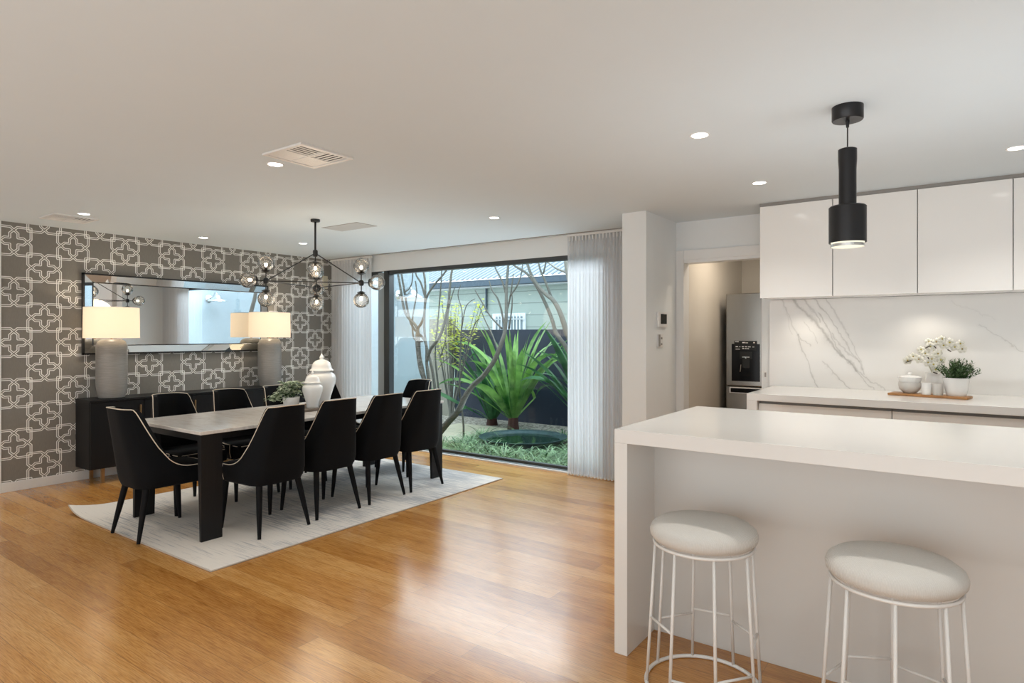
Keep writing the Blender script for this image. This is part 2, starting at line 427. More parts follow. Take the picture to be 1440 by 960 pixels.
# pillar and hall-side wall
obj('wall_pillar', B(-2.25, -2.038, 4.745, 5.52, 0, CEIL), M['wall'], kind=S)
bm = B(-2.038, -1.965, 5.42, 5.52, 0, CEIL); box(bm, -1.965, -1.30, 5.42, 5.52, 2.04, CEIL); box(bm, -1.30, RIGHT, 5.40, 5.52, 0, CEIL)
obj('wall_kitchen', bm, M['wall'], kind=S)
bm = B(-2.037, -1.965, 5.405, 5.425, 0, 2.15, bev=.003); box(bm, -1.965, -1.23, 5.405, 5.425, 2.065, 2.15, bev=.003)
box(bm, -1.972, -1.962, 5.395, 5.53, 0, 2.065); box(bm, -1.972, -1.30, 5.41, 5.53, 2.038, 2.066)
obj('door_1', bm, M['trim'], kind=S)
obj('wall_hall_left', B(-2.10, -1.975, 5.53, 7.4, 0, CEIL), M['gloss_wall'], kind=S)
obj('wall_hall_back', B(-2.1, -.7, 7.3, 7.4, 0, CEIL), M['gloss_wall'], kind=S)
obj('wall_hall_right', B(-.88, -.78, 5.53, 7.3, 0, CEIL), M['gloss_wall'], kind=S)
obj('wall_right', B(RIGHT, RIGHT+.15, FRONT, 5.52, 0, CEIL), M['wall'], kind=S)
obj('wall_front', B(-7.1, RIGHT+.15, FRONT-.15, FRONT, 0, CEIL), M['wall'], kind=S)

# ---------------------------------------------------------------- window
w = bpy.data.objects.new('window_1', None); C.objects.link(w); w['kind'] = S
Y0, Y1 = WY+.015, WY+.085
bm = B(-5.80, WIN_R, Y0-.01, Y1, WIN_T-.045, WIN_T)                    # head
box(bm, -5.87, -5.775, Y0-.01, Y1, 0.02, WIN_T)                         # stile next to slider
box(bm, WIN_R-.05, WIN_R, Y0, Y1, 0.02, WIN_T)
box(bm, -5.8, WIN_R, Y0+.02, Y1, .02, .05)
obj('window_frame', bm, M['alu'], w)
bm = B(-5.985, -5.87, Y0, Y1+.02, 0.02, WIN_T-.02); obj('slider_stile', bm, M['alu_light'], w)
bm = B(WIN_L, -5.985, Y0, Y1, WIN_T-.06, WIN_T); box(bm, WIN_L, WIN_L+.05, Y0, Y1, .02, WIN_T); box(bm, WIN_L, -5.985, Y0, Y1, .02, .07)
obj('slider_frame', bm, M['alu'], w)
obj('glass_pane', B(-5.78, WIN_R-.04, Y0+.035, Y0+.041, .045, WIN_T-.04), M['glass'], w)
obj('slider_glass', B(WIN_L+.04, -5.985, Y0+.045, Y0+.051, .06, WIN_T-.05), M['glass'], w)
bm = B(WIN_L, WIN_R, WY+.005, Y0+.03, 0, .022); obj('window_sill', bm, M['alu_light'], w)
bm = B(WIN_L, WIN_R, WY-.02, WY+.014, 0, .014); obj('sill_strip', bm, M['sill'], w)

# ---------------------------------------------------------------- curtains
def curtain(name, x0, x1, y, zt, n, amp, label):
    t = thing(name, label, 'curtain', ((x0+x1)/2, y, 0)); L = x1-x0
    def f(a, b):
        ph = a*n*2*math.pi; s = math.sin(ph); s = math.copysign(abs(s)**.7, s)
        return Vector(((a-.5)*L+.008*math.sin(ph*.31), s*amp*(.75+.25*(1-b))+.006*math.sin(a*9), .012+b*(zt-.012)))
    bm = bmesh.new(); grid_surf(bm, f, n*12, 10); obj('drape', bm, M['sheer'], t, smooth=True)
    bm = B(-L/2, L/2, -.018, .018, zt, zt+.022); obj('track', bm, M['trim'], t)
    for i in range(n):
        obj('hem_weight', B(-L/2+(i+.25)*L/n-.008, -L/2+(i+.25)*L/n+.008, -amp-.004, -amp+.008, .006, .022), M['trim'], t)
        obj('hook', B(-L/2+(i+.75)*L/n-.006, -L/2+(i+.75)*L/n+.006, -amp-.006, .0, zt-.045, zt-.002), M['trim'], t)
    return t
curtain('sheer_curtain', -3.155, -2.262, 5.40, CEIL-.03, 24, .011, 'white sheer pleated curtain hanging beside the white pillar, right of the big window')
curtain('sheer_curtain', -6.80, -6.02, 5.39, CEIL-.03, 13, .018, 'pale sheer curtain in the far corner beside the patterned wallpaper')

# ================================================================== KITCHEN
obj('wall_splashback', B(-1.235, RIGHT, 5.385, 5.40, .98, 1.682), M['marble'], kind=S)
t = thing('benchtop', 'white stone kitchen benchtop with mitred front edge below the marble splashback', 'benchtop', (-1.2, 4.56, 0))
obj('top', B(0, RIGHT+1.195, 0, .824, .937, .985, bev=.002), M['stone'], t)
obj('end_panel', B(0, .07, 0, .824, 0, .937, bev=.002), M['stone'], t)
t2 = None
xs = [-1.13, -.321, .50, 1.32, 2.14, 2.96]
for i in range(5):
    a, b = xs[i], xs[i+1]
    lab = ['white drawer unit under the benchtop at its left end next to the fridge', 'white drawer unit under the benchtop below the wooden board'][i] if i < 2 else None
    if i > 2: continue
    g = thing('base_cabinet', lab or 'white drawer unit under the benchtop at the right edge of the picture', 'cabinet', (a, 4.60, 0), group='drawer units under the kitchen bench')
    obj('carcass', B(0.002, b-a-.002, .025, .78, .0, .934), M['gap'], g)
    for z0, z1 in ((.655, .915), (.375, .65), (.10, .37)):
        obj('drawer_front', B(.002, b-a-.002, 0, .022, z0, z1, bev=.001), M['cab'], g)
cx = [-1.22, -.715, -.202, .302, .815]
labs = ['white glossy overhead cabinet nearest the doorway', 'white glossy overhead cabinet behind the black pendant light', 'white glossy overhead cabinet just right of the pendant light, fully in view', 'white glossy overhead cabinet cut off by the right edge of the picture']
for i in range(4):
    a, b = cx[i], cx[i+1]
    g = thing('overhead_cabinet', labs[i], 'cabinet', (a, 5.0, 1.68), group='overhead kitchen cabinets')
    obj('carcass', B(.001 if i else 0, b-a-.001, .022, .399, 0.004, .705), M['cab'], g)
    obj('door', B(.003, b-a-.003, 0, .02, 0, .70, bev=.0015), M['cab'], g)
    obj('scribe', B(0, b-a, .03, .38, .705, CEIL-1.68), M['gap'], g)  # filler coloured dark for the shade of the ceiling gap
obj('cabinet_gap_shade', B(-1.22, .815, 5.012, 5.03, 2.384, CEIL), M['gap'], kind=S)  # dark strip in place of the shadow line above the cabinets

# island
isl = thing('kitchen_island', 'large white stone kitchen island with waterfall end', 'kitchen island', (-1.221, 2.496, 0))
IW = 2.9
obj('worktop', B(0, IW, 0, 1.08, .925, .985, bev=.002), M['stone'], isl)
obj('waterfall_end', B(0, .061, 0, 1.08, 0, .925, bev=.002), M['stone'], isl)
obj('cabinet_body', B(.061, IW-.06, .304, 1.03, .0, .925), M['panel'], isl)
obj('waterfall_end', B(IW-.06, IW, 0, 1.08, 0, .925, bev=.002), M['stone'], isl)

# fridge
fr = thing('fridge', 'stainless steel french door fridge with black ice dispenser in the doorway recess', 'fridge', (-1.893, 6.42, 0))
obj('cabinet', B(0.004, .90, .05, .80, .02, 1.80), M['fridge_side'], fr)
obj('door', B(0, .447, 0, .05, .885, 1.815, bev=.008), M['steel'], fr)
obj('door', B(.453, .905, 0, .05, .885, 1.815, bev=.008), M['steel'], fr)
dr = obj('freezer_drawer', B(0, .905, 0, .05, .40, .88, bev=.008), M['steel'], fr)
obj('freezer_drawer', B(0, .905, 0, .05, .03, .395, bev=.008), M['steel'], fr)
obj('drawer_handle', B(.035, .87, -.004, .012, .812, .872, bev=.003), M['whitemark'], dr)
obj('handle_recess', B(.048, .857, -.006, .0, .820, .862), M['blackgloss'], dr)
dp = obj('dispenser', B(.058, .33, -.006, .01, .935, 1.308, bev=.002), M['blackgloss'], fr)
obj('control_panel', B(.085, .302, -.011, .0, 1.242, 1.338, bev=.002), M['darkscreen'], dp)
bm = bmesh.new()
for (a, b, c, d) in ((.093,.13,1.327,1.333), (.165,.19,1.316,1.326), (.195,.22,1.316,1.322), (.27,.285,1.316,1.326),
                     (.10,.122,1.276,1.284), (.132,.147,1.277,1.281), (.16,.18,1.276,1.284), (.19,.21,1.276,1.284), (.22,.245,1.276,1.283), (.262,.28,1.276,1.281),
                     (.10,.14,1.253,1.258), (.165,.182,1.258,1.266), (.19,.206,1.258,1.264), (.212,.228,1.258,1.264)):
    obj('marking', B(a, b, -.0125, -.0105, c, d), M['whitemark'], dp)
bm = B(.14, .26, -.012, -.004, 1.16, 1.235); box(bm, .165, .235, -.010, -.004, 1.07, 1.16); obj('nozzle_housing', bm, M['darkscreen'], dp)
bm = B(.163, .233, -.014, -.004, 1.174, 1.180); box(bm, .194, .204, -.014, -.004, 1.165, 1.176); obj('nozzle', bm, M['chrome'], dp)
bm = tube(bmesh.new(), [(.15,-.008,1.10),(.148,-.010,1.06),(.143,-.008,1.03)], .003, 6); obj('lever', bm, M['chrome'], dp)

# wall fittings on the pillar side
t = thing('thermostat', 'square white thermostat with grey screen on the pillar wall beside the doorway', 'thermostat', (-2.038, 5.07, 1.53))
obj('housing', B(0, .018, -.105, .105, -.064, .064, bev=.004), M['trim'], t)
obj('screen', B(.017, .020, -.06, .07, -.038, .046), M['darkscreen'], t)
t = thing('light_switch', 'narrow white switch plate below the thermostat', 'switch', (-2.038, 5.03, 1.352))
obj('plate', B(0, .008, -.05, .06, -.06, .058, bev=.002), M['trim'], t)
bm = B(.007, .016, -.045, -.02, -.05, .05); obj('remote_cradle', bm, M['gap'], t)
bm = B(.007, .013, .01, .03, .01, .026, bev=.002); obj('rocker', bm, M['gap'], t)
bm = B(.007, .013, .01, .03, -.04, -.024, bev=.002); obj('rocker', bm, M['gap'], t)
t = thing('power_outlet', 'small switch on the narrow white wall end above the benchtop', 'outlet', (-1.27, 5.40, 1.07))
obj('plate', B(-.012, .012, -.004, .0, -.03, .03, bev=.001), M['trim'], t); obj('socket', B(-.006, .006, -.007, -.003, -.018, .018), M['gap'], t)

# wooden board and things on the bench
BT = .985
bd = tag(obj('serving_board', B(-.23, .225, -.075, .075, 0, .016, bev=.006), M['board'], smooth=40), 'long acacia wood serving board lying on the benchtop', 'board')
bd.location = (-.135, 5.02, BT); bd.rotation_euler = (0,0,math.radians(-12)); Z1 = BT+.016
t = thing('lidded_bowl', 'grey glazed lidded bowl at the left end of the wooden board', 'bowl', (-.248, 5.05, Z1))
obj('body', lathe(bmesh.new(), [(0,0),(.034,0),(.04,.004),(.062,.03),(.068,.058),(.066,.075),(.060,.075),(.058,.05),(0,.02)]), M['grey_cup'], t, smooth=50)
obj('rim_bowl', lathe(bmesh.new(), [(.0,.07),(.055,.07),(.066,.088),(.068,.104),(.064,.106),(0,.1)]), M['ceramic'], t, smooth=50)
lid = obj('lid', lathe(bmesh.new(), [(.069,.104),(.070,.110),(.055,.117),(.02,.123),(0,.124)]), M['ceramic'], t, smooth=50)
obj('knob', lathe(bmesh.new(), [(.0,.122),(.010,.122),(.014,.134),(.010,.140),(0,.141)], seg=16), M['ceramic'], lid, smooth=50)
for (x, y, m_, l_) in ((-.150, 4.985, 'ceramic', 'small smooth white tumbler on the wooden board, next to the bowl'), (-.088, 4.972, 'grey_cup', 'small grey ribbed tumbler on the wooden board, next to the plant pot')):
    bm = lathe(bmesh.new(), [(0,0),(.027,0),(.029,.004),(.030,.078),(.027,.078),(.026,.008),(0,.008)], seg=24)
    o = tag(obj('tumbler', bm, M[m_], smooth=50), l_, 'cup', 'tumblers on the wooden board'); o.location = (x, y, Z1)
# herb pot
t = thing('potted_herb', 'bushy dark green herb in ribbed white pot at the right end of the board', 'potted plant', (.012, 5.0, Z1))
prof = [(0,0),(.052,0),(.054,.004)]
for i in range(9): prof += [(.055+.0022*i+.0012*(i % 2), .006+.0122*i)]
prof += [(.073,.114),(.075,.118),(.071,.118),(.066,.10),(0,.10)]
obj('pot', lathe(bmesh.new(), prof), M['ceramic'], t, smooth=50)
obj('soil', lathe(bmesh.new(), [(.066,.1),(0,.104)]), M['soil'], t)
def leaf(bm, p, d, up, L, W, fold=.15):
    d = d.normalized(); s = d.cross(up)
    s = s.normalized() if s.length > 1e-4 else d.orthogonal().normalized()
    nrm = s.cross(d)
    a = bm.verts.new(p); m1 = bm.verts.new(p+d*L*.45+nrm*W*fold); e = bm.verts.new(p+d*L-nrm*W*.3)
    l = bm.verts.new(p+d*L*.42+s*W*.5); r = bm.verts.new(p+d*L*.42-s*W*.5)
    for f in ((a,l,m1),(a,m1,r),(l,e,m1),(m1,e,r)): bm.faces.new(f)
bm = bmesh.new()
for i in range(80):
    th = rnd.uniform(0, 6.283); k = rnd.random()**.6; sp = Vector((math.cos(th)*k, math.sin(th)*k, 0))
    p0 = Vector((0,0,.1))+sp*.05; p1 = p0+Vector((sp.x*.085, sp.y*.085, rnd.uniform(.065,.13)*(1.2-.5*k))); 
    mid = (p0+p1)/2+Vector((0,0,.012)); tube(bm, [p0, mid, p1], .0013, 4)
    for j in range(12):
        f = .15+.85*j/11; q = p0.lerp(p1, f); a = rnd.uniform(0, 6.283)
        leaf(bm, q, Vector((math.cos(a), math.sin(a), rnd.uniform(.1,.9)))+(p1-p0).normalized()*.8, Vector((0,0,1)), rnd.uniform(.020,.032), .0085)
obj('foliage', bm, M['herb'], t)
# orchid in a ceramic jar
t = thing('orchid', 'white moth orchid in a pale ceramic jar behind the tumblers, against the marble', 'orchid', (-.112, 5.20, BT))
prof = [(0,0),(.040,0),(.048,.01),(.053,.05),(.053,.11),(.049,.128),(.050,.135),(.053,.15),(.050,.152),(.046,.13),(0,.12)]
obj('jar', lathe(bmesh.new(), prof), M['ceramic'], t, smooth=50)
bm = bmesh.new(); spots = []
stems = [[(0,0,.12),(-.01,0,.22),(-.005,-.01,.32),(.04,-.02,.375),(.10,-.03,.37),(.15,-.03,.33)],
         [(0,0,.12),(-.03,-.01,.20),(-.075,-.02,.255),(-.12,-.03,.27),(-.155,-.035,.235)],
         [(0,0,.12),(.01,-.02,.18),(.02,-.03,.26),(.04,-.04,.31)]]
for st in stems: tube(bm, st, .003, 6)
obj('stem', bm, M['stem'], t, smooth=True)
def flower(bm, c, nd, R, np_=5):
    nd = nd.normalized(); s = nd.orthogonal().normalized(); tt = nd.cross(s)
    for k in range(np_):
        a = 2*math.pi*k/np_+.3; d = s*math.cos(a)+tt*math.sin(a); sd = nd.cross(d); W = R*(.62 if k % 2 == 0 else .45)
        pts = [c, c+d*R*.3+sd*W*.5+nd*.004, c+d*R*.75+sd*W*.8, c+d*R*1.05+nd*-.004, c+d*R*.75-sd*W*.8, c+d*R*.3-sd*W*.5+nd*.004]
        vs = [bm.verts.new(p) for p in pts]; m1 = bm.verts.new(c+d*R*.6+nd*.008)
        for i in range(6): bm.faces.new((vs[i], vs[(i+1) % 6], m1))
fl = [(-.155,-.04,.235),(-.12,-.05,.262),(-.085,-.055,.245),(-.05,-.05,.285),(-.075,-.03,.31),(-.02,-.06,.335),(-.03,-.04,.365),(.015,-.06,.365),(.045,-.06,.385),(.055,-.06,.345),(.09,-.06,.365),(.115,-.06,.335),(.145,-.05,.355),(.155,-.05,.32),(.02,-.07,.285),(-.01,-.07,.25),(.0,-.075,.21),(.04,-.07,.245),(-.035,-.07,.225),(.01,-.075,.18)]
cores = bmesh.new()
for p in fl:
    bm = bmesh.new(); nd = Vector((rnd.uniform(-.4,.4), -1, rnd.uniform(-.3,.4))); flower(bm, Vector(p), nd, rnd.uniform(.026,.034))
    f_ = obj('blossom', bm, M['petal'], t); bm = bmesh.new(); sphere(bm, Vector(p)+nd.normalized()*.008, .0055, 8, 6); obj('throat', bm, M['petalcore'], f_)
bm = bmesh.new()
for p, q in (((-.165,-.055,.222),(-.13,-.06,.236)), ((-.05,-.075,.322),(-.022,-.075,.34)), ((.0,-.075,.34),(.012,-.075,.322)), ((.075,-.08,.315),(.095,-.075,.302)), ((-.035,-.08,.262),(-.03,-.08,.25)), ((.02,-.08,.15),(-.005,-.08,.16))):
    obj('bud', tube(bmesh.new(), [p, q], .004, 6), M['budstem'], t)

# ================================================================== BAR STOOLS
def make_stool(loc, rz, label):
    t = thing('bar_stool', label, 'bar stool', loc, rz, 'white bar stools at the island')
    prof = [(0,.578),(.165,.578),(.192,.586),(.205,.602),(.207,.618),(.200,.636),(.178,.652),(.13,.662),(.06,.667),(0,.668)]
    obj('seat', lathe(bmesh.new(), prof, seg=64), M['seat'], t, smooth=True)
    obj('seat_ring', tube(bmesh.new(), circle_pts(0,0,.572,.19,56), .0065, 8, closed=True), M['stoolmetal'], t, smooth=True)
    bm = bmesh.new(); pts = circle_pts(0,0,.008,.222,56); tube(bm, pts, .008, 8, closed=True); obj('base_ring', bm, M['stoolmetal'], t, smooth=True)
    top = []; bot = []
    angs = [-150,-105,-60,-15,30,75,120,165]
    for a in angs:
        r = math.radians(a); p = Vector((.187*math.cos(r), .187*math.sin(r), .568)); q = Vector((.221*math.cos(r), .221*math.sin(r), .012))
        obj('leg', tube(bmesh.new(), [p, q], .0065, 8), M['stoolmetal'], t, smooth=True); top.append(p); bot.append(q)
    hs = [.27, .10, .13, .22, .20, .22, .20, None]
    for i, h in enumerate(hs):
        if h is None: continue
        j = (i+1) % 8; f = (.568-h)/.556
        obj('crossbar', tube(bmesh.new(), [top[i].lerp(bot[i], f), top[j].lerp(bot[j], f)], .005, 8), M['stoolmetal'], t, smooth=True)
    return t
make_stool((-.815, 2.46, 0), 0, 'round white fabric bar stool by the island end, left of the pair')
make_stool((-.165, 2.44, 0), math.radians(20), 'round white fabric bar stool nearer the right edge of the picture')

# ================================================================== PENDANT
t = thing('pendant_light', 'black cylindrical pendant light hanging over the island', 'pendant light', (-.384, 3.099, 0))
obj('canopy', lathe(bmesh.new(), [(0,2.345),(.060,2.345),(.063,2.349),(.063,CEIL),(0,CEIL)], seg=48), M['pend'], t, smooth=40)
obj('cord', tube(bmesh.new(), [(0,0,2.35),(0,0,2.21)], .0028, 8), M['black'], t)
obj('cord_grip', lathe(bmesh.new(), [(0,2.345),(.008,2.345),(.006,2.315),(0,2.315)], seg=16), M['black'], t)
obj('neck', lathe(bmesh.new(), [(0,2.221),(.030,2.222),(.0375,2.218),(.0375,2.17),(.0350,2.13),(.0350,1.962),(0,1.962)], seg=48), M['pend'], t, smooth=40)
bd_ = obj('shade', lathe(bmesh.new(), [(.03,1.968),(.070,1.968),(.075,1.963),(.075,1.806),(.072,1.806),(.072,1.95)], seg=48), M['pend'], t, smooth=40)
obj('diffuser', lathe(bmesh.new(), [(.066,1.830),(.066,1.796),(.063,1.790),(.05,1.797),(0,1.80)], seg=48), M['pendglow'], t, smooth=40)
obj('lower_ring', lathe(bmesh.new(), [(.0665,1.800),(.0685,1.800),(.0685,1.788),(.0665,1.788),(.0665,1.80)], seg=48), M['chrome'], t, smooth=40)

# ================================================================== DOWNLIGHTS, VENTS
dls = [(-3.272,2.186,'round recessed downlight beside the large louvred ceiling vent'), (-5.909,2.156,'round recessed downlight next to the far left ceiling vent'),
       (-6.349,3.403,'small recessed downlight near the wallpaper, above the mirror'), (-5.85,4.251,'small recessed downlight just left of the chandelier rod'),
       (-3.227,4.275,'recessed downlight on the ceiling in front of the big window'), (-1.047,3.108,'recessed downlight left of the black pendant, larger of the two there'),
       (-1.053,4.313,'recessed downlight on the ceiling in front of the overhead cabinets'), (.276,4.313,'recessed downlight at the right edge of the picture')]
POW = [24, 26, 28, 26, 22, 36, 24, 28]
for (x, y, l), pw in zip(dls, POW):
    t = thing('downlight', l, 'downlight', (x, y, CEIL), 0, 'recessed ceiling downlights')
    obj('trim_ring', lathe(bmesh.new(), [(.040,-.002),(.047,-.004),(.050,-.001),(.050,.0),(.040,.0)], seg=32), M['trim'], t, smooth=40)
    obj('lens', lathe(bmesh.new(), [(0,-.0015),(.040,-.0015)], seg=32), M['down'], t)
    L = bpy.data.lights.new('downlight_beam', 'SPOT'); L.energy = pw; L.spot_size = math.radians(125); L.spot_blend = .8; L.color = (1,.95,.88); L.shadow_soft_size = .045
    o = bpy.data.objects.new('downlight_beam', L); C.objects.link(o); o.location = (0,0,-.012); o.parent = t
for (x, y, e_) in ((.276, 3.108, 34), (.4, 1.2, 24), (-3.2, .2, 24), (-5.9, .2, 22)):     # the rest of the downlight grid, outside the picture
    L = bpy.data.lights.new('downlight_beam', 'SPOT'); L.energy = e_; L.spot_size = math.radians(125); L.spot_blend = .8; L.color = (1,.95,.88); L.shadow_soft_size = .045
    o = bpy.data.objects.new('downlight_beam', L); C.objects.link(o); o.location = (x, y, CEIL-.012)
def vent(x0, x1, y0, y1, label, blades):
    t = thing('ceiling_vent', label, 'vent', ((x0+x1)/2, (y0+y1)/2, CEIL)); hx, hy = (x1-x0)/2, (y1-y0)/2
    if not blades:
        bm = B(-hx, hx, -hy, hy, -.003, 0); obj('frame', bm, M['gap'], t); obj('panel', B(-hx+.005, hx-.005, -hy+.005, hy-.005, -.0035, -.001), M['panel_grey'], t); return
    bm = B(-hx, hx, -hy, -hy+.022, -.010, 0); box(bm, -hx, hx, hy-.022, hy, -.010, 0); box(bm, -hx, -hx+.022, -hy+.022, hy-.022, -.010, 0); box(bm, hx-.022, hx, -hy+.022, hy-.022, -.010, 0)
    box(bm, -hx+.022, hx-.022, -.006, .006, -.008, -.0005); box(bm, -.006, .006, -hy+.022, -.006, -.008, -.0005); box(bm, -.006, .006, .006, hy-.022, -.008, -.0005)
    obj('frame', bm, M['trim'], t)
    obj('duct', B(-hx+.02, hx-.02, -hy+.02, hy-.02, -.0015, -.0005), M['vent_dark'], t)
    # four quadrants of louvres, each tilted its own way
    q = 0
    for sx in (-1, 1):
        for sy in (-1, 1):
            xa, xb = sorted((sx*.008, sx*(hx-.022))); ya, yb = sorted((sy*.008, sy*(hy-.022))); n = 5
            alongx = (sx*sy > 0)
            for k in range(n):
                w_ = ((yb-ya) if alongx else (xb-xa))/n; c0 = (ya if alongx else xa)+w_*(k+.5); h = w_*(.24 if sx > 0 else .48)
                bm = B(xa, xb, c0-h, c0+h, -.006, -.004) if alongx else B(c0-h, c0+h, ya, yb, -.006, -.004)
                obj('louvre', bm, M['trim'], t)
vent(-3.135, -2.785, 2.012, 2.360, 'square white louvred ceiling vent near the camera', True)
vent(-6.40, -6.065, 1.992, 2.33, 'square louvred ceiling vent close to the wallpapered wall', True)
vent(-4.85, -4.355, 3.73, 3.97, 'flat rectangular access panel in the ceiling right of the chandelier rod', False)

# ================================================================== SIDEBOARD, MIRROR, LAMPS
sb = thing('sideboard', 'long black sideboard with brass feet against the patterned wallpaper', 'sideboard', (-6.87, 2.43, 0))
D = .355; SL = 2.35; ZB, ZT = .14, .79
obj('top', B(.02, D+.012, -.006, SL+.006, ZT-.02, ZT, bev=.002), M['blackwood'], sb)
bm = B(.02, D-.02, 0, SL, ZB, ZT-.02); obj('carcass', bm, M['blackwood'], sb)
nd = 5; dw = SL/nd
for i in range(nd):
    d_ = obj('door', B(D-.02, D, i*dw+.003, (i+1)*dw-.003, ZB+.004, ZT-.024, bev=.001), M['blackwood'], sb)
    if i in (0, 2, 4): y = (i+1)*dw-.035 if i == 0 else i*dw+.035
    else: y = i*dw+.035
    if i != 1: obj('handle', B(D, D+.014, y-.006, y+.006, .42, .715, bev=.003), M['brass'], d_)
for x in (.05, D-.05):
    for y in (.12, SL-.12, SL/2):
        obj('foot', B(x-.014, x+.014, y-.014, y+.014, 0, ZB), M['brass'], sb)
# mirror
mi = thing('wall_mirror', 'wide rectangular mirror with angled mirror border on the patterned wallpaper', 'mirror', (WX, 3.477, 1.602))
hy, hz = .991, .396
bm = bmesh.new()
for (a, b, c, d) in ((-hy, hy, hz-.016, hz), (-hy, hy, -hz, -hz+.016), (-hy, -hy+.016, -hz, hz), (hy-.016, hy, -hz, hz)): box(bm, .0, .035, a, b, c, d)
obj('frame', bm, M['black_frame'], mi)
obj('backing', B(.0, .012, -hy+.01, hy-.01, -hz+.01, hz-.01), M['black_frame'], mi)
bw = .090; o_, i_ = (hy-.016, hz-.016), (hy-bw, hz-bw)
Os = [(-o_[0],-o_[1]),(o_[0],-o_[1]),(o_[0],o_[1]),(-o_[0],o_[1])]; Is = [(-i_[0],-i_[1]),(i_[0],-i_[1]),(i_[0],i_[1]),(-i_[0],i_[1])]
for k in range(4):
    j = (k+1) % 4; bm = bmesh.new()
    bm.faces.new([bm.verts.new(v) for v in ((.036,*Os[k]),(.036,*Os[j]),(.021,*Is[j]),(.021,*Is[k]))])
    obj('bevel_strip', bm, M['mirror'], mi)
bm = bmesh.new()
for k in range(4):
    j = (k+1) % 4; tube(bm, [(.024,*Is[k]),(.024,*Is[j])], .0055, 6)
obj('bead', bm, M['black_frame'], mi)
obj('mirror_glass', B(.013, .022, -i_[0], i_[0], -i_[1], i_[1]), M['mirror'], mi)

def make_lamp(y, label, r):
    t = thing('table_lamp', label, 'table lamp', (-6.655, y, ZT), 0, 'pair of table lamps on the sideboard')
    prof = [(0,0),(.098,0),(.112,.006)]
    for i in range(25):
        z = .012+i*.0205; prof.append((min(.132, .113+.022*math.sin(min(1, i/9)*math.pi/2))+.0008*(i % 2), z))
    prof += [(.128,.515),(.116,.542),(.095,.560),(.07,.568),(0,.570)]
    obj('base', lathe(bmesh.new(), prof, seg=48), M['lampbase'], t, smooth=50)
    obj('shade', lathe(bmesh.new(), [(r,.578),(r*.985,.872),(r*.975,.872),(r*.99,.578),(r,.578)], seg=64), M['shade'], t, smooth=40)
    obj('shade_rim', tube(bmesh.new(), circle_pts(0,0,.872,r*.982,64), .0025, 6, closed=True), M['trim'], t)
    obj('stem', tube(bmesh.new(), [(0,0,.565),(0,0,.64)], .010, 12), M['brass'], t)
    bm = bmesh.new()
    for a in (0, 2.094, 4.189): tube(bm, [(0,0,.62),(math.cos(a)*r*.985,math.sin(a)*r*.985,.62)], .002, 6)
    obj('spider', bm, M['brass'], t)
    bm = bmesh.new(); sphere(bm, (0,0,.70), .032); obj('bulb', bm, M['bulb'], t, smooth=True)
    L = bpy.data.lights.new('lamp_glow', 'POINT'); L.energy = 4.5; L.color = (1,.84,.64); L.shadow_soft_size = .02
    o = bpy.data.objects.new('lamp_glow', L); C.objects.link(o); o.location = (0,0,.775); o.parent = t
make_lamp(2.665, 'table lamp with drum shade and grey ceramic base, left end of the sideboard', .235)
make_lamp(4.372, 'table lamp with drum shade and grey ceramic base, in front of the mirror right end', .235)
o = tag(obj('wall_sensor', B(0, .025, -.035, .035, -.085, .085, bev=.004), M['beige']), 'small beige wall box near the ceiling at the far end of the wallpaper', 'sensor'); o.location = (WX, 5.33, 2.10)

# ================================================================== RUG
bm = bmesh.new(); x0, x1, y0, y1 = -5.66, -3.572, 1.96, 4.86; nx, ny = 42, 58
def rz(x, y):
    d = math.hypot(x-x0, y-y0); e = max(0, 1-d/.32); side = max(0, 1-(x-x0)/.10)*max(0, 1-(y-y0)/.9)
    return .010+.045*e*e+.012*side
top = [[bm.verts.new((x0+(x1-x0)*i/nx, y0+(y1-y0)*j/ny, rz(x0+(x1-x0)*i/nx, y0+(y1-y0)*j/ny))) for j in range(ny+1)] for i in range(nx+1)]
bot = [[bm.verts.new((v.co.x, v.co.y, v.co.z-.0095)) for v in r] for r in top]
for i in range(nx):
    for j in range(ny):
        bm.faces.new((top[i][j], top[i+1][j], top[i+1][j+1], top[i][j+1])); bm.faces.new((bot[i][j], bot[i][j+1], bot[i+1][j+1], bot[i+1][j]))
for i in range(nx):
    bm.faces.new((top[i][0], bot[i][0], bot[i+1][0], top[i+1][0])); bm.faces.new((top[i][ny], top[i+1][ny], bot[i+1][ny], bot[i][ny]))
for j in range(ny):
    bm.faces.new((top[0][j], top[0][j+1], bot[0][j+1], bot[0][j])); bm.faces.new((top[nx][j], bot[nx][j], bot[nx][j+1], top[nx][j+1]))
rug = thing('rug', 'pale distressed grey rug with curled left corner beneath the dining table', 'rug', (0,0,0))
obj('pile', bm, M['rug'], rug, smooth=40)
e = []; zz = lambda x, y: rz(x, y)-.005
for i in range(nx+1): e.append((x0+(x1-x0)*i/nx, y0, zz(x0+(x1-x0)*i/nx, y0)))
for j in range(1, ny+1): e.append((x1, y0+(y1-y0)*j/ny, zz(x1, y0+(y1-y0)*j/ny)))
for i in range(1, nx+1): e.append((x1-(x1-x0)*i/nx, y1, zz(x1-(x1-x0)*i/nx, y1)))
for j in range(1, ny): e.append((x0, y1-(y1-y0)*j/ny, zz(x0, y1-(y1-y0)*j/ny)))
obj('binding', tube(bmesh.new(), e, .0055, 6, closed=True), plain('rug_binding', srgb(190,178,165), .8), rug, smooth=True)
RZ = .011

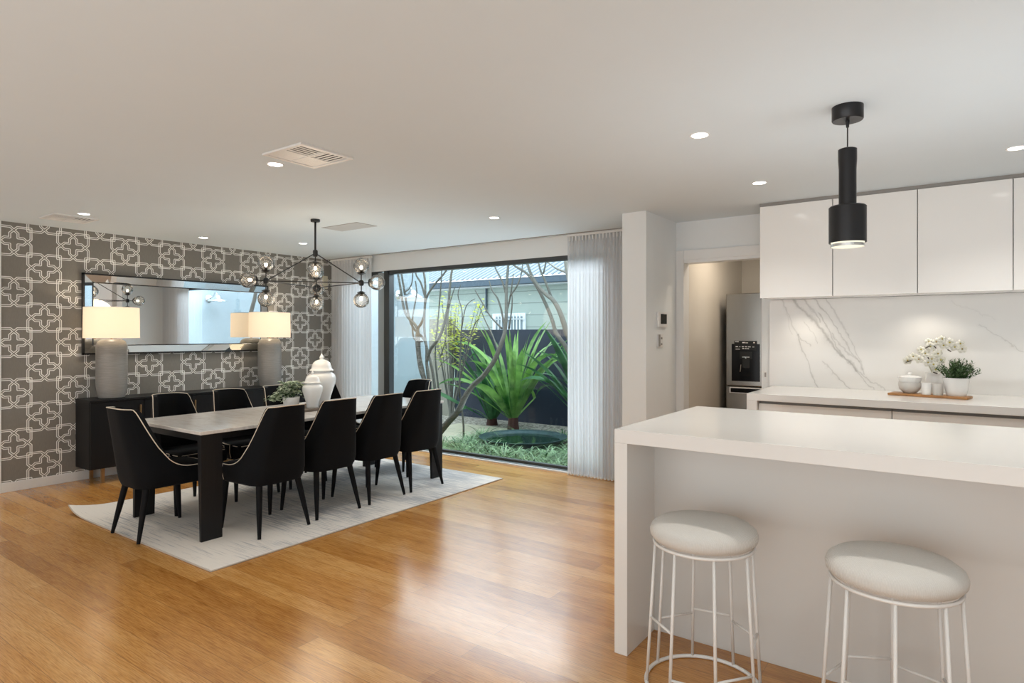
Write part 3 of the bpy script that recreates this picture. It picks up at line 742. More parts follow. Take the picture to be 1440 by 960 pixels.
# ================================================================== DINING TABLE
tx0, tx1, ty0, ty1, TZ = -5.105, -4.095, 2.175, 4.60, .752
t = thing('dining_table', 'long dining table with pale stone top and black blade legs on the rug', 'dining table', (0,0,0))
obj('tabletop', B(tx0, tx1, ty0, ty1, TZ-.024, TZ, bev=.004), M['tabletop'], t)
bm = B(tx0+.02, tx1-.012, ty0+.02, ty0+.045, TZ-.07, TZ-.024); box(bm, tx0+.02, tx1-.02, ty1-.045, ty1-.02, TZ-.07, TZ-.024)
box(bm, tx0+.02, tx0+.045, ty0+.02, ty1-.02, TZ-.07, TZ-.024); box(bm, tx1-.05, tx1-.03, ty0+.02, ty1-.02, TZ-.07, TZ-.024)
obj('apron', bm, M['blackwood'], t)
for sx in (0, 1):
    for sy in (0, 1):
        ox = tx1-.008 if sx else tx0+.012; dx = -1 if sx else 1
        ya, yb = (ty0+.010, ty0+.158) if not sy else (ty1-.160, ty1-.012)
        bm = bmesh.new(); P8 = []
        for z, th in ((RZ, .022), (TZ-.024, .052)):
            for (xx, yy) in ((ox, ya), (ox, yb), (ox+dx*th, yb), (ox+dx*th, ya)): P8.append(bm.verts.new((xx, yy, z)))
        for f in ((0,1,2,3),(4,5,6,7),(0,1,5,4),(1,2,6,5),(2,3,7,6),(3,0,4,7)): bm.faces.new([P8[k] for k in f])
        obj('leg', bm, M['blackwood'], t)

# ================================================================== DINING CHAIRS (local: facing +Y)
def make_chair(label):
    t = thing('dining_chair', label, 'dining chair', (0,0,0), 0, 'black dining chairs around the table')
    W, DB, YF = .228, .205, .165
    half = []
    # plan curve from back centre to the front of one side, as (x,y)
    N1, N2 = 22, 12
    for i in range(N1+1):
        a = math.pi/2*i/N1; half.append((W*math.sin(a)**.52, -.035-DB*math.cos(a)**.52))
    for i in range(1, N2+1): half.append((W+.004*math.sin(math.pi*i/N2), -.035+(YF+.035)*i/N2))
    plan = [(-x, y) for x, y in half[:0:-1]]+half
    acc = [0]
    for i in range(1, len(half)): acc.append(acc[-1]+math.hypot(half[i][0]-half[i-1][0], half[i][1]-half[i-1][1]))
    def ztop(x, y):
        if y <= -.175: 
            return .905-.012*(abs(x)/W)**4
        f = min(1, max(0, (y+.175)/.345)); f = (f*f+.0009)**.5-.03*(1-f)
        return .480+.413*max(0, 1-f)**3.9
    def place(x, y, z):
        k = max(0, min(1, (z-.44)/.46)); b = max(0, min(1, (z-.36)/.08))
        xs_ = (1-.33*k)*(.90+.10*b**.5); yy = y
        back = max(0, min(1, (-y+.06)/.28)); yy = y-.085*k*back+(1-b**.5)*.02*back
        return Vector((x*xs_, yy, z))
    NV = 14; outer = []; inner = []
    bm = bmesh.new()
    for (x, y) in plan:
        zt = ztop(x, y); col = []; coli = []
        for j in range(NV+1):
            z = .358+(zt-.358)*j/NV; col.append(bm.verts.new(place(x, y, z)))
            l = math.hypot(x, y+.035) or 1; th = .032
            xi, yi = x-x/W*th*.9, (y+th if y < -.10 else y+th*max(0, (-y+.0)/.10) if y < 0 else y)
            coli.append(bm.verts.new(place(xi, yi, z)))
        outer.append(col); inner.append(coli)
    n = len(plan)
    for i in range(n-1):
        for j in range(NV):
            bm.faces.new((outer[i][j], outer[i+1][j], outer[i+1][j+1], outer[i][j+1]))
            bm.faces.new((inner[i][j], inner[i][j+1], inner[i+1][j+1], inner[i+1][j]))
        bm.faces.new((outer[i][NV], outer[i+1][NV], inner[i+1][NV], inner[i][NV]))
    for i in (0, n-1):
        for j in range(NV): bm.faces.new((outer[i][j], outer[i][j+1], inner[i][j+1], inner[i][j]))
    ring = [c[0] for c in outer]; bm.faces.new(ring)
    pts = [c[NV].co.copy() for c in outer]
    obj('backrest', bm, M['velvet'], t, smooth=60)
    down0 = [outer_co for outer_co in ()]
    pl = [place(plan[0][0], plan[0][1], z)+Vector((0,.003,0)) for z in (.37,.42,.46)]+[p+Vector((0,0,.003)) for p in pts]+[place(plan[-1][0], plan[-1][1], z)+Vector((0,.003,0)) for z in (.46,.42,.37)]
    obj('piping', tube(bmesh.new(), pl, .0033, 6), M['piping'], t, smooth=True)
    # seat cushion
    def f(a, b):
        return None
    bm = B(-.198, .198, -.19, .262, .372, .474, bev=.018)
    for v in bm.verts:
        if v.co.z > .45: v.co.z += .016*(1-(v.co.x/.2)**2)
    obj('seat', bm, M['velvet'], t, smooth=50)
    sp = [(-.196,-.0,.470),(-.197,.20,.470),(-.190,.252,.468),(-.16,.262,.470),(0,.264,.473),(.16,.262,.470),(.190,.252,.468),(.197,.20,.470),(.196,0,.470)]
    obj('seat_piping', tube(bmesh.new(), sp, .003, 6), M['piping'], t, smooth=True)
    for (a, b) in (((-.155,-.165,.372),(-.203,-.238,RZ)), ((.155,-.165,.372),(.203,-.238,RZ)), ((-.180,.19,.376),(-.198,.222,RZ)), ((.180,.19,.376),(.198,.222,RZ))):
        obj('leg', tube(bmesh.new(), [a, Vector(a).lerp(Vector(b), .5), b], [.0225,.019,.0115], 12), M['chairleg'], t, smooth=40)
    return t
ch = make_chair('')
spots = [((-4.605,2.165), 0, 'black dining chair with cream piping at the near left head of the table'),
    ((-4.085,2.642), 90, 'black dining chair seen from behind, first from the left on the near long side'),
    ((-4.125,3.157), 90, 'black dining chair seen from behind, second from the left on the near long side'),
    ((-4.130,3.657), 90, 'black dining chair seen from behind, third from the left on the near long side'),
    ((-4.130,4.152), 90, 'black dining chair seen from behind, nearest the big window'),
    ((-5.085,2.585), -90, 'black dining chair on the sideboard side nearest the first lamp'),
    ((-5.085,3.088), -90, 'black dining chair on the sideboard side, second from the left'),
    ((-5.085,3.592), -90, 'black dining chair on the sideboard side, behind the trailing potted plant'),
    ((-5.085,4.10), -90, 'black dining chair on the sideboard side, mostly hidden behind the white jars'),
    ((-4.76,4.72), 180, 'black dining chair at the far head of the table by the window')]
for i, ((x, y), a, l) in enumerate(spots):
    c = ch if i == 0 else copy_tree(ch)
    c.location = (x, y, 0); c.rotation_euler = (0,0,math.radians(a+(1.5 if i % 2 else -1))); c['label'] = l

# ================================================================== TABLE DECOR
tr = thing('serving_tray', 'low grey brown tray in the middle of the dining table', 'tray', (-4.61, 3.44, TZ))
obj('base', B(-.19, .19, -.31, .33, 0, .012, bev=.003), M['tray'], tr)
bm = B(-.19, .19, -.31, -.300, .006, .024); box(bm, -.19, .19, .32, .33, .006, .024); box(bm, -.19, -.18, -.31, .33, .006, .024); box(bm, .18, .19, -.31, .33, .006, .024)
obj('rim', bm, M['tray'], tr)
TT = TZ+.012
def ginger_jar(x, y, s, label):
    t = thing('ginger_jar', label, 'jar', (x, y, TT), 0, 'white ginger jars on the tray')
    k = s
    P = [(0,0),(.062,0),(.066,.006),(.064,.02),(.070,.07),(.092,.15),(.110,.21),(.113,.245),(.105,.275),(.082,.297),(.066,.305),(.064,.318),(0,.318)]
    obj('body', lathe(bmesh.new(), [(a*k*1.14, b*k) for a, b in P], seg=48), M['ceramic'], t, smooth=60)
    Q = [(.064,.312),(.092,.314),(.094,.320),(.088,.328),(.080,.334),(.076,.36),(.066,.388),(.045,.408),(.022,.416),(.012,.420),(0,.421)]
    l = obj('lid', lathe(bmesh.new(), [(a*k*1.14, b*k) for a, b in Q], seg=48), M['ceramic'], t, smooth=60)
    R = [(.010,.417),(.016,.424),(.021,.436),(.016,.446),(.010,.458),(.004,.470),(0,.474)]
    obj('finial', lathe(bmesh.new(), [(a*k, b*k) for a, b in R], seg=20), M['ceramic'], l, smooth=60)
ginger_jar(-4.68, 3.60, .985, 'tall white lidded ginger jar, the larger of the two on the table tray')
ginger_jar(-4.585, 3.43, .685, 'small white lidded ginger jar, in front of the taller jar on the tray')
t = thing('potted_pothos', 'trailing variegated plant in a white pot on the table tray', 'potted plant', (-4.685, 3.285, TT))
obj('pot', lathe(bmesh.new(), [(0,0),(.058,0),(.060,.004),(.071,.098),(.067,.098),(.062,.08),(0,.08)]), M['ceramic'], t, smooth=50)
obj('soil', lathe(bmesh.new(), [(.064,.085),(0,.088)]), M['soil'], t)
bm = bmesh.new(); st = bmesh.new()
for i in range(70):
    th = rnd.uniform(0, 6.283); L = rnd.uniform(.05,.14)
    if i % 3 == 0: th = math.radians(rnd.uniform(170,275)); L = rnd.uniform(.12,.2)
    d = Vector((math.cos(th), math.sin(th), 0)); top_ = rnd.uniform(.05,.15)
    p = [Vector((0,0,.085))+d*.02, Vector((0,0,.085+top_))+d*L*.45, Vector((0,0,.085+top_*(1.0 if L < .12 else -.1)))+d*L]
    if p[2].z < .02: p[2].z = .02
    tube(st, p, .0015, 4)
    for j in range(6):
        f = .35+.65*j/5; q = p[0].lerp(p[1], f*2) if f < .5 else p[1].lerp(p[2], f*2-1)
        a = rnd.uniform(0, 6.283); dd = Vector((math.cos(a), math.sin(a), rnd.uniform(-.3,.5)))
        if q.z < .03: dd.z = .4
        leaf(bm, q, dd, Vector((0,0,1)), rnd.uniform(.028,.046), rnd.uniform(.024,.034), .2)
obj('foliage', bm, M['pothos'], t); obj('vine', st, M['herb'], t)

# ================================================================== CHANDELIER
cc = Vector((-4.555, 3.425, 0)); dep = 5.42
t = thing('chandelier', 'black triangular chandelier with ten clear glass globes above the dining table', 'chandelier', (cc.x, cc.y, 0))
def on_depth(u, d): # horizontal position at pixel column u and depth d
    a = (u-720)*d/FOC; return Vector((FX*d+RX*a, FY*d+RY*a, 0))
nL, nR = on_depth(374, 5.12)-cc, on_depth(508, 5.33)-cc
side = nR-nL; nrm = Vector((-side.y, side.x, 0)).normalized()
if nrm.dot(Vector((FX, FY, 0))) < 0: nrm = -nrm
nB = (nL+nR)/2+nrm*side.length*.866
ctr = (nL+nR+nB)/3
for v in (nL, nR, nB): v -= ctr
t.location = (cc+ctr)
ZN, ZH = 1.843, 2.112
obj('canopy', lathe(bmesh.new(), [(0,CEIL-.022),(.036,CEIL-.022),(.040,CEIL-.018),(.040,CEIL),(0,CEIL)], seg=32), M['black'], t, smooth=40)
obj('rod', tube(bmesh.new(), [(0,0,CEIL-.01),(0,0,ZH)], .009, 12), M['black'], t, smooth=True)
obj('hub', lathe(bmesh.new(), [(0,ZH-.03),(.016,ZH-.03),(.021,ZH-.02),(.021,ZH+.02),(.016,ZH+.028),(0,ZH+.028)], seg=16), M['black'], t, smooth=40)
nodes = [nL, nR, nB]
for i, v in enumerate(nodes):
    p = Vector((v.x, v.y, ZN)); obj('strut', tube(bmesh.new(), [(0,0,ZH), p], .0045, 8), M['black'], t)
    w_ = nodes[(i+1) % 3]; obj('arm', tube(bmesh.new(), [p, (w_.x, w_.y, ZN)], .0045, 8), M['black'], t)
def globe(c, d):
    d = Vector(d).normalized(); c = Vector(c); R_ = .066
    q = Vector((0,0,1)).rotation_difference(d).to_matrix().to_4x4(); mt = Matrix.Translation(c) @ q
    # origin = node; globe centre at distance .155 along d
    bm = tube(bmesh.new(), [(0,0,0),(0,0,.075)], .0045, 8); lathe(bm, [(0,.066),(.006,.068),(.034,.080),(.036,.084),(.0,.084)], seg=24)
    bmesh.ops.transform(bm, matrix=mt, verts=bm.verts); a = obj('socket', bm, M['black'], t, smooth=40)
    bm = lathe(bmesh.new(), [(0,.084),(.013,.084),(.013,.112),(0,.112)], seg=16); bmesh.ops.transform(bm, matrix=mt, verts=bm.verts); obj('lamp_holder', bm, plain_holder, a, smooth=40)
    bm = bmesh.new(); prof = []
    for k in range(17):
        an = math.pi*(.93-.93*k/16); 
        prof.append((R_*math.sin(an), .148+R_*-math.cos(math.pi-an)*-1 if False else .148+R_*math.cos(an)))
    lathe(bm, prof, seg=28); bmesh.ops.transform(bm, matrix=mt, verts=bm.verts); obj('globe', bm, M['globe'], t, smooth=True)
    bm = bmesh.new(); sphere(bm, (0,0,.132), .0135, 12, 8, 1.3); bmesh.ops.transform(bm, matrix=mt, verts=bm.verts); obj('bulb', bm, M['bulb'], t, smooth=True)
plain_holder = plain('holder_grey', (.12,.11,.10), .5)
for v in nodes:
    p = Vector((v.x, v.y, ZN)); bm = bmesh.new(); lathe(bm, [(0,-.024),(.014,-.024),(.022,-.014),(.022,.014),(.014,.024),(0,.024)], v.x, v.y, 16)
    for w_ in bm.verts: w_.co.z += ZN
    obj('node', bm, M['black'], t, smooth=40)
    globe(p, (0,0,1)); globe(p, (0,0,-1)); globe(p, (v.x, v.y, 0))
globe((0,0,ZH), (0,0,-1))
L = bpy.data.lights.new('chandelier_glow', 'POINT'); L.energy = 10; L.color = (1,.82,.6); L.shadow_soft_size = .25
o = bpy.data.objects.new('chandelier_glow', L); C.objects.link(o); o.location = (0,0,1.62); o.parent = t

# ================================================================== COURTYARD
GZ = -.12
obj('ground', B(-12, 6, 5.56, 20, GZ-.1, GZ), M['gravel'], kind=S)
obj('wall_courtyard_left', B(-7.2, -6.92, 6.45, 7.42, GZ, 3.6), M['blue_wall'], kind=S)
obj('wall_courtyard_left_brick', B(-7.2, -6.93, 5.6, 6.449, GZ, 3.6), M['brick_white'], kind=S)
obj('wall_courtyard_right', B(-2.10, -1.98, 5.60, 9.0, GZ, 3.6), M['blue_wall'], kind=S).location = (-.12, 0, 0)
obj('ground_soil', B(-5.71, -2.3, 5.58, 7.75, GZ-.02, GZ+.006), M['soil'], kind=S)
pv = tag(obj('paver', B(-6.85, -5.72, 6.0, 8.1, GZ, GZ+.02, bev=.006), M['paver']), 'pale sandstone paving slab in the courtyard behind the table legs', 'paving')
def wall_lamp(x, y, z, sgn, label):
    t = thing('wall_lamp', label, 'wall lamp', (x, y, z))
    bm = lathe(bmesh.new(), [(0,0),(.075,0),(.07,.02),(.02,.035),(0,.035)], seg=24); bmesh.ops.transform(bm, matrix=Matrix.Rotation(sgn*math.pi/2, 4, 'Y'), verts=bm.verts); obj('wall_plate', bm, M['chrome'], t, smooth=40)
    obj('arm', tube(bmesh.new(), [(0,0,0),(sgn*.10,0,.015),(sgn*.17,0,.05),(sgn*.22,0,.10),(sgn*.28,0,.10),(sgn*.30,0,.04)], .012, 10), M['chrome'], t, smooth=True)
    obj('shade', lathe(bmesh.new(), [(.03,.06),(.045,.05),(.055,.03),(.10,-.01),(.165,-.05),(.168,-.06),(.16,-.055),(.09,-.02),(.02,.03)], sgn*.31, 0, 32), M['chrome'], t, smooth=60)
wall_lamp(-6.92, 6.72, 2.01, 1, 'silver barn style lamp on the pale blue courtyard wall at left')
wall_lamp(-2.22, 6.25, 2.08, -1, 'silver barn style lamp on the courtyard wall seen in the mirror')
# fences
t = thing('fence', 'dark navy courtyard fence behind the strap leaf plants', 'fence', (0,8.92,0))
for i, (a, b) in enumerate(((-7.66,-5.0), (-5.0,-2.3))):
    obj('fence_panel', B(a, b-.008, 0, .05, GZ, 1.49), M['navy'], t)
t = thing('fence', 'weathered grey timber paling fence at the far left of the courtyard', 'fence', (0,8.85,0))
obj('fence_panel', B(-10.2, -7.68, 0, .03, GZ, 1.70), M['paling'], t)
for x in (-7.75, -8.6, -9.5): obj('post', B(x-.05, x+.05, -.05, 0, GZ, 1.74), M['paling'], t)
# neighbour's house
hs_ = thing('house', 'neighbouring house with pale green weatherboards and corrugated roof beyond the fence', 'house', (0,11.2,0))
ez = 2.47
obj('wall', B(-16, 3, 0, .2, GZ, ez+.05), M['weather'], hs_)
dpx = on_y(685, 420, 11.2).x; obj('downpipe', B(dpx-.015, dpx+.015, -.05, -.01, 1.9, ez), M['gutter'], hs_)
gt = obj('gutter', B(-16, 3, -.42, -.28, ez+.0, ez+.14, bev=.02), M['gutter'], hs_)
obj('soffit', B(-16, 3, -.3, 0, ez-.02, ez+.02), M['winwhite'], hs_)
bm = bmesh.new()
def rf(a, b):
    x = -16+19*a; y = -.45+b*6; return Vector((x, y, ez+.16+b*2.6+.018*math.sin(x*2*math.pi/.15)))
g_ = grid_surf(bm, rf, 760, 1); obj('roof', bm, M['roof'], hs_, smooth=True)
c1, c2 = on_y(694, 441, 11.2), on_y(740, 468, 11.2)
wn = obj('window', B(c1.x, c2.x, -.04, .0, 1.30, c1.z), M['winwhite'], hs_)
obj('pane', B(c1.x+.07, c2.x-.07, -.05, -.03, 1.36, c1.z-.07), M['winpane'], wn)
bm = bmesh.new(); n = 9
for i in range(n): 
    x = c1.x+.07+(c2.x-c1.x-.14)*(i+.5)/n; box(bm, x-.012, x+.012, -.09, -.075, 1.32, c1.z-.02)
box(bm, c1.x, c2.x, -.09, -.075, c1.z-.14, c1.z-.12); box(bm, c1.x, c2.x, -.09, -.075, 1.38, 1.40)
obj('security_bars', bm, M['winwhite'], wn)

# frangipani trees: polylines traced as columns / heights in a vertical plane y, then given depth
def branch(bm, pts, y, r0, r1, bulge=0.0):
    P = []
    for i, (u, v) in enumerate(pts):
        f = i/(len(pts)-1); P.append(on_y(u, v, y+bulge*f))
    Q = []
    for i in range(len(P)-1):
        for k in range(4):
            s = k/4; p0 = P[max(i-1,0)]; p1 = P[i]; p2 = P[i+1]; p3 = P[min(i+2,len(P)-1)]
            Q.append(.5*((2*p1)+(-p0+p2)*s+(2*p0-5*p1+4*p2-p3)*s*s+(-p0+3*p1-3*p2+p3)*s**3))
    Q.append(P[-1]); n = len(Q); tube(bm, Q, [r0+(r1-r0)*i/(n-1) for i in range(n)], 8)
def tree(label, y, brs):
    bm = bmesh.new()
    for b in brs: branch(bm, b[0], y+(b[3] if len(b) > 3 else 0), b[1], b[2], b[4] if len(b) > 4 else 0)
    return tag(obj('frangipani_tree', bm, M['bark'], smooth=True), label, 'tree', 'bare frangipani trees in the courtyard')
G_ = 632
tree('bare frangipani with many upright stems in front of the pale blue wall', 6.5, [
    ([(606,G_),(600,560),(596,528),(590,500),(587,462),(570,440),(562,398),(557,370),(552,330)], .030, .012, 0, .1),
    ([(598,538),(590,515),(586,478),(588,462)], .026, .02),
    ([(587,462),(596,445),(598,400),(594,372),(592,335)], .020, .012, 0, -.25),
    ([(606,G_),(603,545),(600,510),(598,480),(578,455),(568,405),(563,372),(560,330)], .026, .011, 0, .2),
    ([(600,508),(606,490),(620,470),(630,430),(634,390),(638,365),(640,330)], .024, .012, 0, -.2),
    ([(610,G_),(612,560),(608,520),(598,478),(597,440),(600,418),(611,400),(624,385),(636,365),(645,330)], .022, .011, .05, .2),
    ([(594,480),(582,475),(580,450),(583,430),(586,412),(584,395)], .015, .009, 0, .2),
    ([(598,418),(592,398),(584,382),(580,340)], .016, .009),
    ([(570,410),(576,405),(580,392),(580,360)], .011, .007),
    ([(626,470),(632,430),(640,402)], .012, .006, .1, .1)])
tree('slender bare tree with thin branches left of the large leaves', 6.95, [
    ([(650,G_),(652,600),(646,540),(650,520),(656,495),(660,478),(668,455),(674,448)], .016, .007, 0, .1),
    ([(646,560),(648,480),(650,440),(644,415),(648,400)], .012, .005), ([(660,478),(648,468),(640,458),(626,452)], .010, .005),
    ([(648,470),(654,435),(660,425),(668,420)], .009, .004), ([(644,540),(636,530),(632,500),(620,488)], .011, .005), ([(634,500),(622,510),(616,520)], .009,.004),
    ([(622,G_),(618,560),(612,500),(616,450),(620,400),(622,365),(624,330)], .016, .008, .2, .1), ([(620,500),(628,470),(624,440)], .009, .004)])
tree('bare frangipani with a long curved limb leaning right beside the dining chairs', 6.15, [
    ([(600,650),(612,618),(628,596),(644,578),(655,556),(666,541),(680,528),(696,505),(706,480),(710,465),(712,440),(712,415),(714,380),(716,360),(718,330)], .050, .012, 0, .5),
    ([(710,465),(706,440),(700,420),(692,408),(688,395)], .016, .008, .45, .1), ([(712,440),(718,415),(720,400),(722,385)], .014, .007, .45, .1),
    ([(712,415),(706,395),(696,375),(690,350)], .014, .008, .45), ([(718,415),(728,400),(734,380),(735,360)], .012, .007, .45, .2),
    ([(706,462),(690,445),(678,425),(668,408)], .013, .007, .45, .1), ([(716,462),(720,430),(720,412)], .012, .006, .45), ([(700,492),(692,470),(682,450),(674,430)], .012, .006, .4, .2)])
tree('thick bare frangipani limb leaning in from the right behind the sheer curtain', 6.4, [
    ([(830,G_),(826,560),(812,500),(798,470),(788,440),(778,422),(766,412),(752,395),(742,372),(736,340)], .046, .014, 0, .2),
    ([(812,520),(796,488),(782,468),(776,448),(764,420),(750,395),(738,382),(722,372),(708,352)], .030, .012, .1, .2),
    ([(776,420),(768,398),(760,380),(754,355)], .018, .010, .2), ([(764,385),(768,365),(768,340)], .012,.008,.2),
    ([(830,470),(812,420),(800,390),(795,360),(790,330)], .040, .024, -.1), ([(800,384),(784,378),(772,370),(760,362)], .014, .007, -.1)])

# strap leaf plants
def strap_leaf(bm, base, az, el, L, W, droop, fold=.0):
    d = Vector((math.cos(az)*math.cos(el), math.sin(az)*math.cos(el), math.sin(el))); hz = Vector((math.cos(az), math.sin(az), 0)); s = Vector((-math.sin(az), math.cos(az), 0))
    n = 12; rows = []; p = Vector(base); e = el; tw = fold
    for i in range(n+1):
        f = i/n; w_ = W*(.35+.65*math.sin(min(1, f*1.35+.12)*math.pi/2)) if f < .6 else W*max(.02, (1-((f-.6)/.4)**1.7))
        up = Vector((-hz.x*math.sin(e), -hz.y*math.sin(e), math.cos(e)))
        ss = (s*math.cos(tw*f)+up*math.sin(tw*f))
        rows.append([bm.verts.new(p+ss*w_*.5+up*w_*.12), bm.verts.new(p), bm.verts.new(p-ss*w_*.5+up*w_*.12)])
        e -= droop/n*(.3+1.4*f*f*1.6); p = p+(hz*math.cos(e)+Vector((0,0,math.sin(e))))*L/n
        if p.z < GZ+.02: p.z = GZ+.02
    for a, b in zip(rows, rows[1:]):
        for k in (0, 1): bm.faces.new((a[k], a[k+1], b[k+1], b[k]))
def strap_plant(x, y, label, n, L, mat, seed, trunk=0):
    r = random.Random(seed); t = thing('strap_leaf_plant', label, 'plant', (x, y, GZ), 0, 'strap leaf lilies along the fence')
    bm = bmesh.new(); z0 = trunk
    for i in range(n):
        az = 2.399963*i+r.uniform(-.3,.3); f = i/n; el = math.radians((86-30*f if i % 5 else 80-62*f)+r.uniform(-7,7)); 
        strap_leaf(bm, (math.cos(az)*.06, math.sin(az)*.06, z0*.8), az, el, L*r.uniform(.75,1.1)*(1-.12*f), r.uniform(.06,.115), r.uniform(.1,.75) if i % 3 else r.uniform(.9,2.0), r.uniform(-1.1,1.1))
    bm_t = lathe(bmesh.new(), [(0,0),(.10,0),(.085,.1),(.075,z0+.05),(0,z0+.1)], seg=14); obj('stump', bm_t, M['barkdark'], t, smooth=40)
    for v in bm.verts: v.co.z = max(v.co.z, .01); v.co.y = min(v.co.y, 8.83-y)
    obj('foliage', bm, mat, t, smooth=True)
strap_plant(-5.70, 8.05, 'big bright green strap leaf lily in front of the navy fence, centre of the window', 42, 1.72, M['strap'], 3, .22)
strap_plant(-4.30, 8.0, 'dark green strap leaf lily at the right side of the window, partly behind the curtain', 46, 1.75, M['strap_dark'], 5, .2)
strap_plant(-6.35, 8.35, 'strap leaf lily with long drooping blades to the left of the bright green one', 22, 1.35, M['strap_dark'], 9, .1)
# lime shrub
t = thing('lime_shrub', 'thin shrub with yellow green leaves in front of the weatherboard house', 'shrub', (-7.35, 8.45, GZ)); bm = bmesh.new(); st = bmesh.new()
for i in range(26):
    a = rnd.uniform(0, 6.283); k = rnd.random()*.95; tip = Vector((math.cos(a)*k*.95, math.sin(a)*k*.3, rnd.uniform(1.5,2.35))); mid = tip*.55; mid.z = tip.z*.6
    tube(st, [(0,0,0), mid, tip], [.012,.008,.003], 5)
    for j in range(20):
        q = mid.lerp(tip, .1+.9*j/19)+Vector((rnd.uniform(-.1,.1), rnd.uniform(-.1,.1), rnd.uniform(-.1,.1))); aa = rnd.uniform(0, 6.283)
        leaf(bm, q, Vector((math.cos(aa), math.sin(aa), rnd.uniform(-.2,.6))), Vector((0,0,1)), rnd.uniform(.07,.12), .055)
obj('foliage', bm, M['lime'], t); obj('branch', st, M['bark'], t)
# water bowl
t = thing('water_bowl', 'round bronze water bowl set among grasses outside the window', 'water bowl', (-4.78, 6.98, GZ))
obj('bowl', lathe(bmesh.new(), [(0,.0),(.36,.0),(.50,.06),(.575,.125),(.60,.135),(.60,.142),(.57,.14),(.54,.12),(.45,.07),(0,.05)], seg=64), M['bowl'], t, smooth=50)
obj('water', lathe(bmesh.new(), [(.50,.098),(0,.098)], seg=64), M['water'], t)
# mondo grass clumps
def clump(seed):
    r = random.Random(seed); bm = bmesh.new()
    for i in range(110):
        a = r.uniform(0, 6.283); el = r.uniform(.5,1.45); L = r.uniform(.26,.44); b = Vector((math.cos(a), math.sin(a), 0))*r.uniform(0,.07); e = el; p = b.copy(); hz = Vector((math.cos(a), math.sin(a), 0)); s = Vector((-hz.y, hz.x, 0)); rows = []
        for k in range(6):
            w_ = .006*(1-(k/5)**2)+.0006; rows.append((bm.verts.new(p+s*w_), bm.verts.new(p-s*w_))); e -= .35; p = p+(hz*math.cos(e)+Vector((0,0,math.sin(e))))*L/5
            if p.z < .006: p.z = .006
        for u_, v_ in zip(rows, rows[1:]): bm.faces.new((u_[0], u_[1], v_[1], v_[0]))
    return bm
protos = []
pos = []
for i in range(16):
    pos.append((-5.62+i*.185+rnd.uniform(-.04,.04), 5.86+rnd.uniform(-.05,.06)))
for i in range(13):
    pos.append((-5.70+i*.2+rnd.uniform(-.04,.04), 6.16+rnd.uniform(-.06,.05)))
pos += [(-5.45,6.55),(-5.55,6.85),(-5.6,7.15),(-4.0,6.5),(-3.95,6.8),(-3.85,7.1),(-4.05,7.4),(-3.7,6.5),(-3.6,6.9),(-5.25,6.42),(-4.25,6.32),(-4.6,7.75),(-4.2,7.62),(-5.3,7.65),(-3.5,6.35),(-3.4,6.7)]
for i, (x, y) in enumerate(pos):
    if i < 3:
        o = tag(obj('mondo_grass', clump(20+i), M['mondo']), 'clump of thin green mondo grass growing outside the window around the bowl', 'grass', 'mondo grass clumps around the water bowl'); protos.append(o)
    else:
        o = protos[i % 3].copy(); C.objects.link(o)
    o.location = (x, y, GZ); o.rotation_euler = (0,0,rnd.uniform(0,6.28)); s = rnd.uniform(.85,1.2); o.scale = (s,s,s)

# ================================================================== LIGHT
wd = bpy.data.worlds.new('sky'); bpy.context.scene.world = wd; wd.use_nodes = True; nt = wd.node_tree; nt.nodes.clear()
ow = nt.nodes.new('ShaderNodeOutputWorld'); bg = nt.nodes.new('ShaderNodeBackground'); bg.inputs[1].default_value = 3.3
tc = nt.nodes.new('ShaderNodeTexCoord'); sx = nt.nodes.new('ShaderNodeSeparateXYZ'); cr = nt.nodes.new('ShaderNodeValToRGB')
cr.color_ramp.elements[0].position = 0; cr.color_ramp.elements[0].color = (.80,.92,1,1); cr.color_ramp.elements[1].position = 1; cr.color_ramp.elements[1].color = (.72,.88,1,1)
nt.links.new(tc.outputs['Generated'], sx.inputs[0]); nt.links.new(sx.outputs[2], cr.inputs[0]); nt.links.new(cr.outputs[0], bg.inputs[0]); nt.links.new(bg.outputs[0], ow.inputs[0])
def area(name, loc, rot, sx_, sy_, e, col, spread=180):
    L = bpy.data.lights.new(name, 'AREA'); L.shape = 'RECTANGLE'; L.size = sx_; L.size_y = sy_; L.energy = e; L.color = col; L.spread = math.radians(spread)
    o = bpy.data.objects.new(name, L); C.objects.link(o); o.location = loc; o.rotation_euler = rot; return o
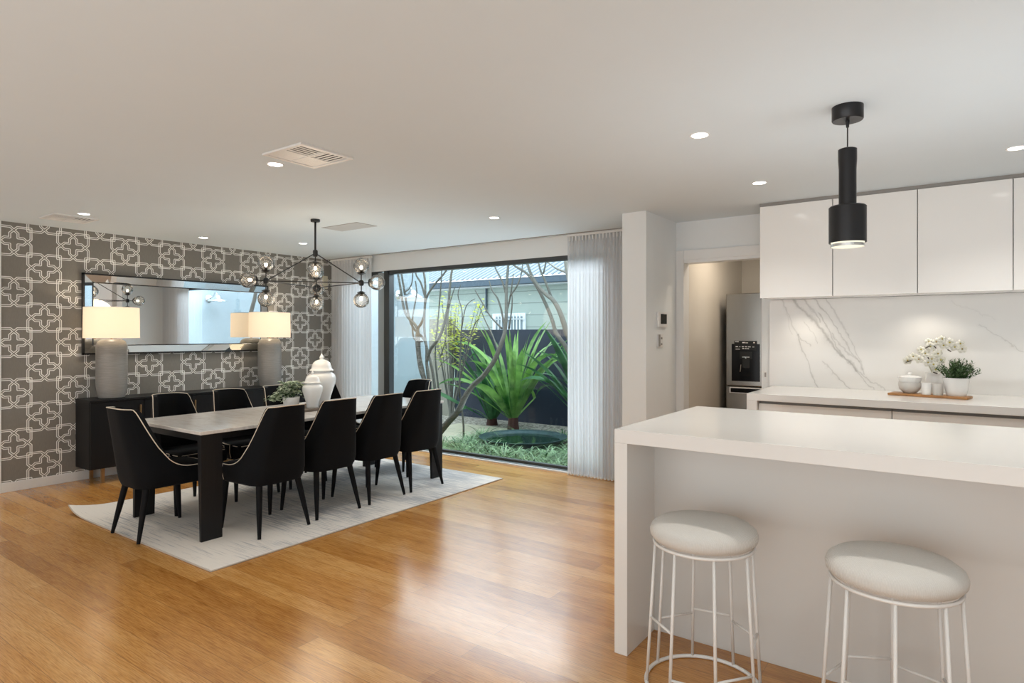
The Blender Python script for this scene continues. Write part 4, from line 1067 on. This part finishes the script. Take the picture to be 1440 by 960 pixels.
# added fill lamp at the solid wall behind the camera, standing in for daylight
area('rear_fill', (-1.7, FRONT+.04, 1.15), (math.radians(90),0,math.radians(0)), 7.6, 2.1, 96, (.93,.98,1))
area('garden_fill', (-4.5, 6.0, .25), (math.radians(-148),0,0), 3.6, .9, 26, (.80,.92,1), 110)  # unseen lamp added outside to brighten the ceiling near the window
area('worktop_fill', (.35, 3.05, 1.0), (math.radians(180),0,0), 2.6, 1.0, 11, (.95,.97,1))  # added up-facing lamp over the island, imitating light off the worktop
area('floor_fill_kitchen', (.8, -1.5, .03), (math.radians(180),0,0), 4.4, 3.0, 50, (.93,.97,1))  # added floor-level lamp behind the camera to lift the kitchen ceiling
area('floor_fill_lounge', (-4.0, -.9, .03), (math.radians(180),0,0), 5.0, 4.2, 22, (.84,.93,1))  # another added lamp at floor level, imitating neutral light off the floor
# added lamp outside, boosting daylight through the courtyard window and its floor streak
area('courtyard_fill', (-4.6, 5.95, 2.9), (math.radians(-55),0,0), 3.8, 1.5, 150, (.88,.95,1))
area('hall_light', (-1.45, 6.0, CEIL-.02), (0,0,0), .4, .4, 9, (1,.86,.70))
for sx_ in (-.95, -.15, .7):  # rightmost spot is added out of view to brighten the bench
    L = bpy.data.lights.new('under_cabinet_spot', 'SPOT'); L.energy = 4.6; L.spot_size = math.radians(135); L.spot_blend = .9; L.color = (1,.9,.76); L.shadow_soft_size = .02
    o = bpy.data.objects.new('under_cabinet_spot', L); C.objects.link(o); o.location = (sx_, 5.16, 1.672)

# ================================================================== CAMERA
cam = bpy.data.cameras.new('camera'); co = bpy.data.objects.new('camera', cam); C.objects.link(co)
cam.sensor_width = 36; cam.sensor_fit = 'HORIZONTAL'; cam.lens = FOC*36/1440; cam.shift_y = -(480-HZ)/1440; cam.clip_start = .05
co.location = (0,0,EYE); co.rotation_euler = (math.pi/2, 0, YAW)
bpy.context.scene.camera = co
sc = bpy.context.scene
sc.view_settings.view_transform = 'Standard'; sc.view_settings.look = 'None'; sc.view_settings.exposure = .10; sc.view_settings.gamma = 1
sc.cycles.max_bounces = 10; sc.cycles.transparent_max_bounces = 24; sc.cycles.caustics_reflective = False; sc.cycles.caustics_refractive = False
sc.cycles.sample_clamp_indirect = 6
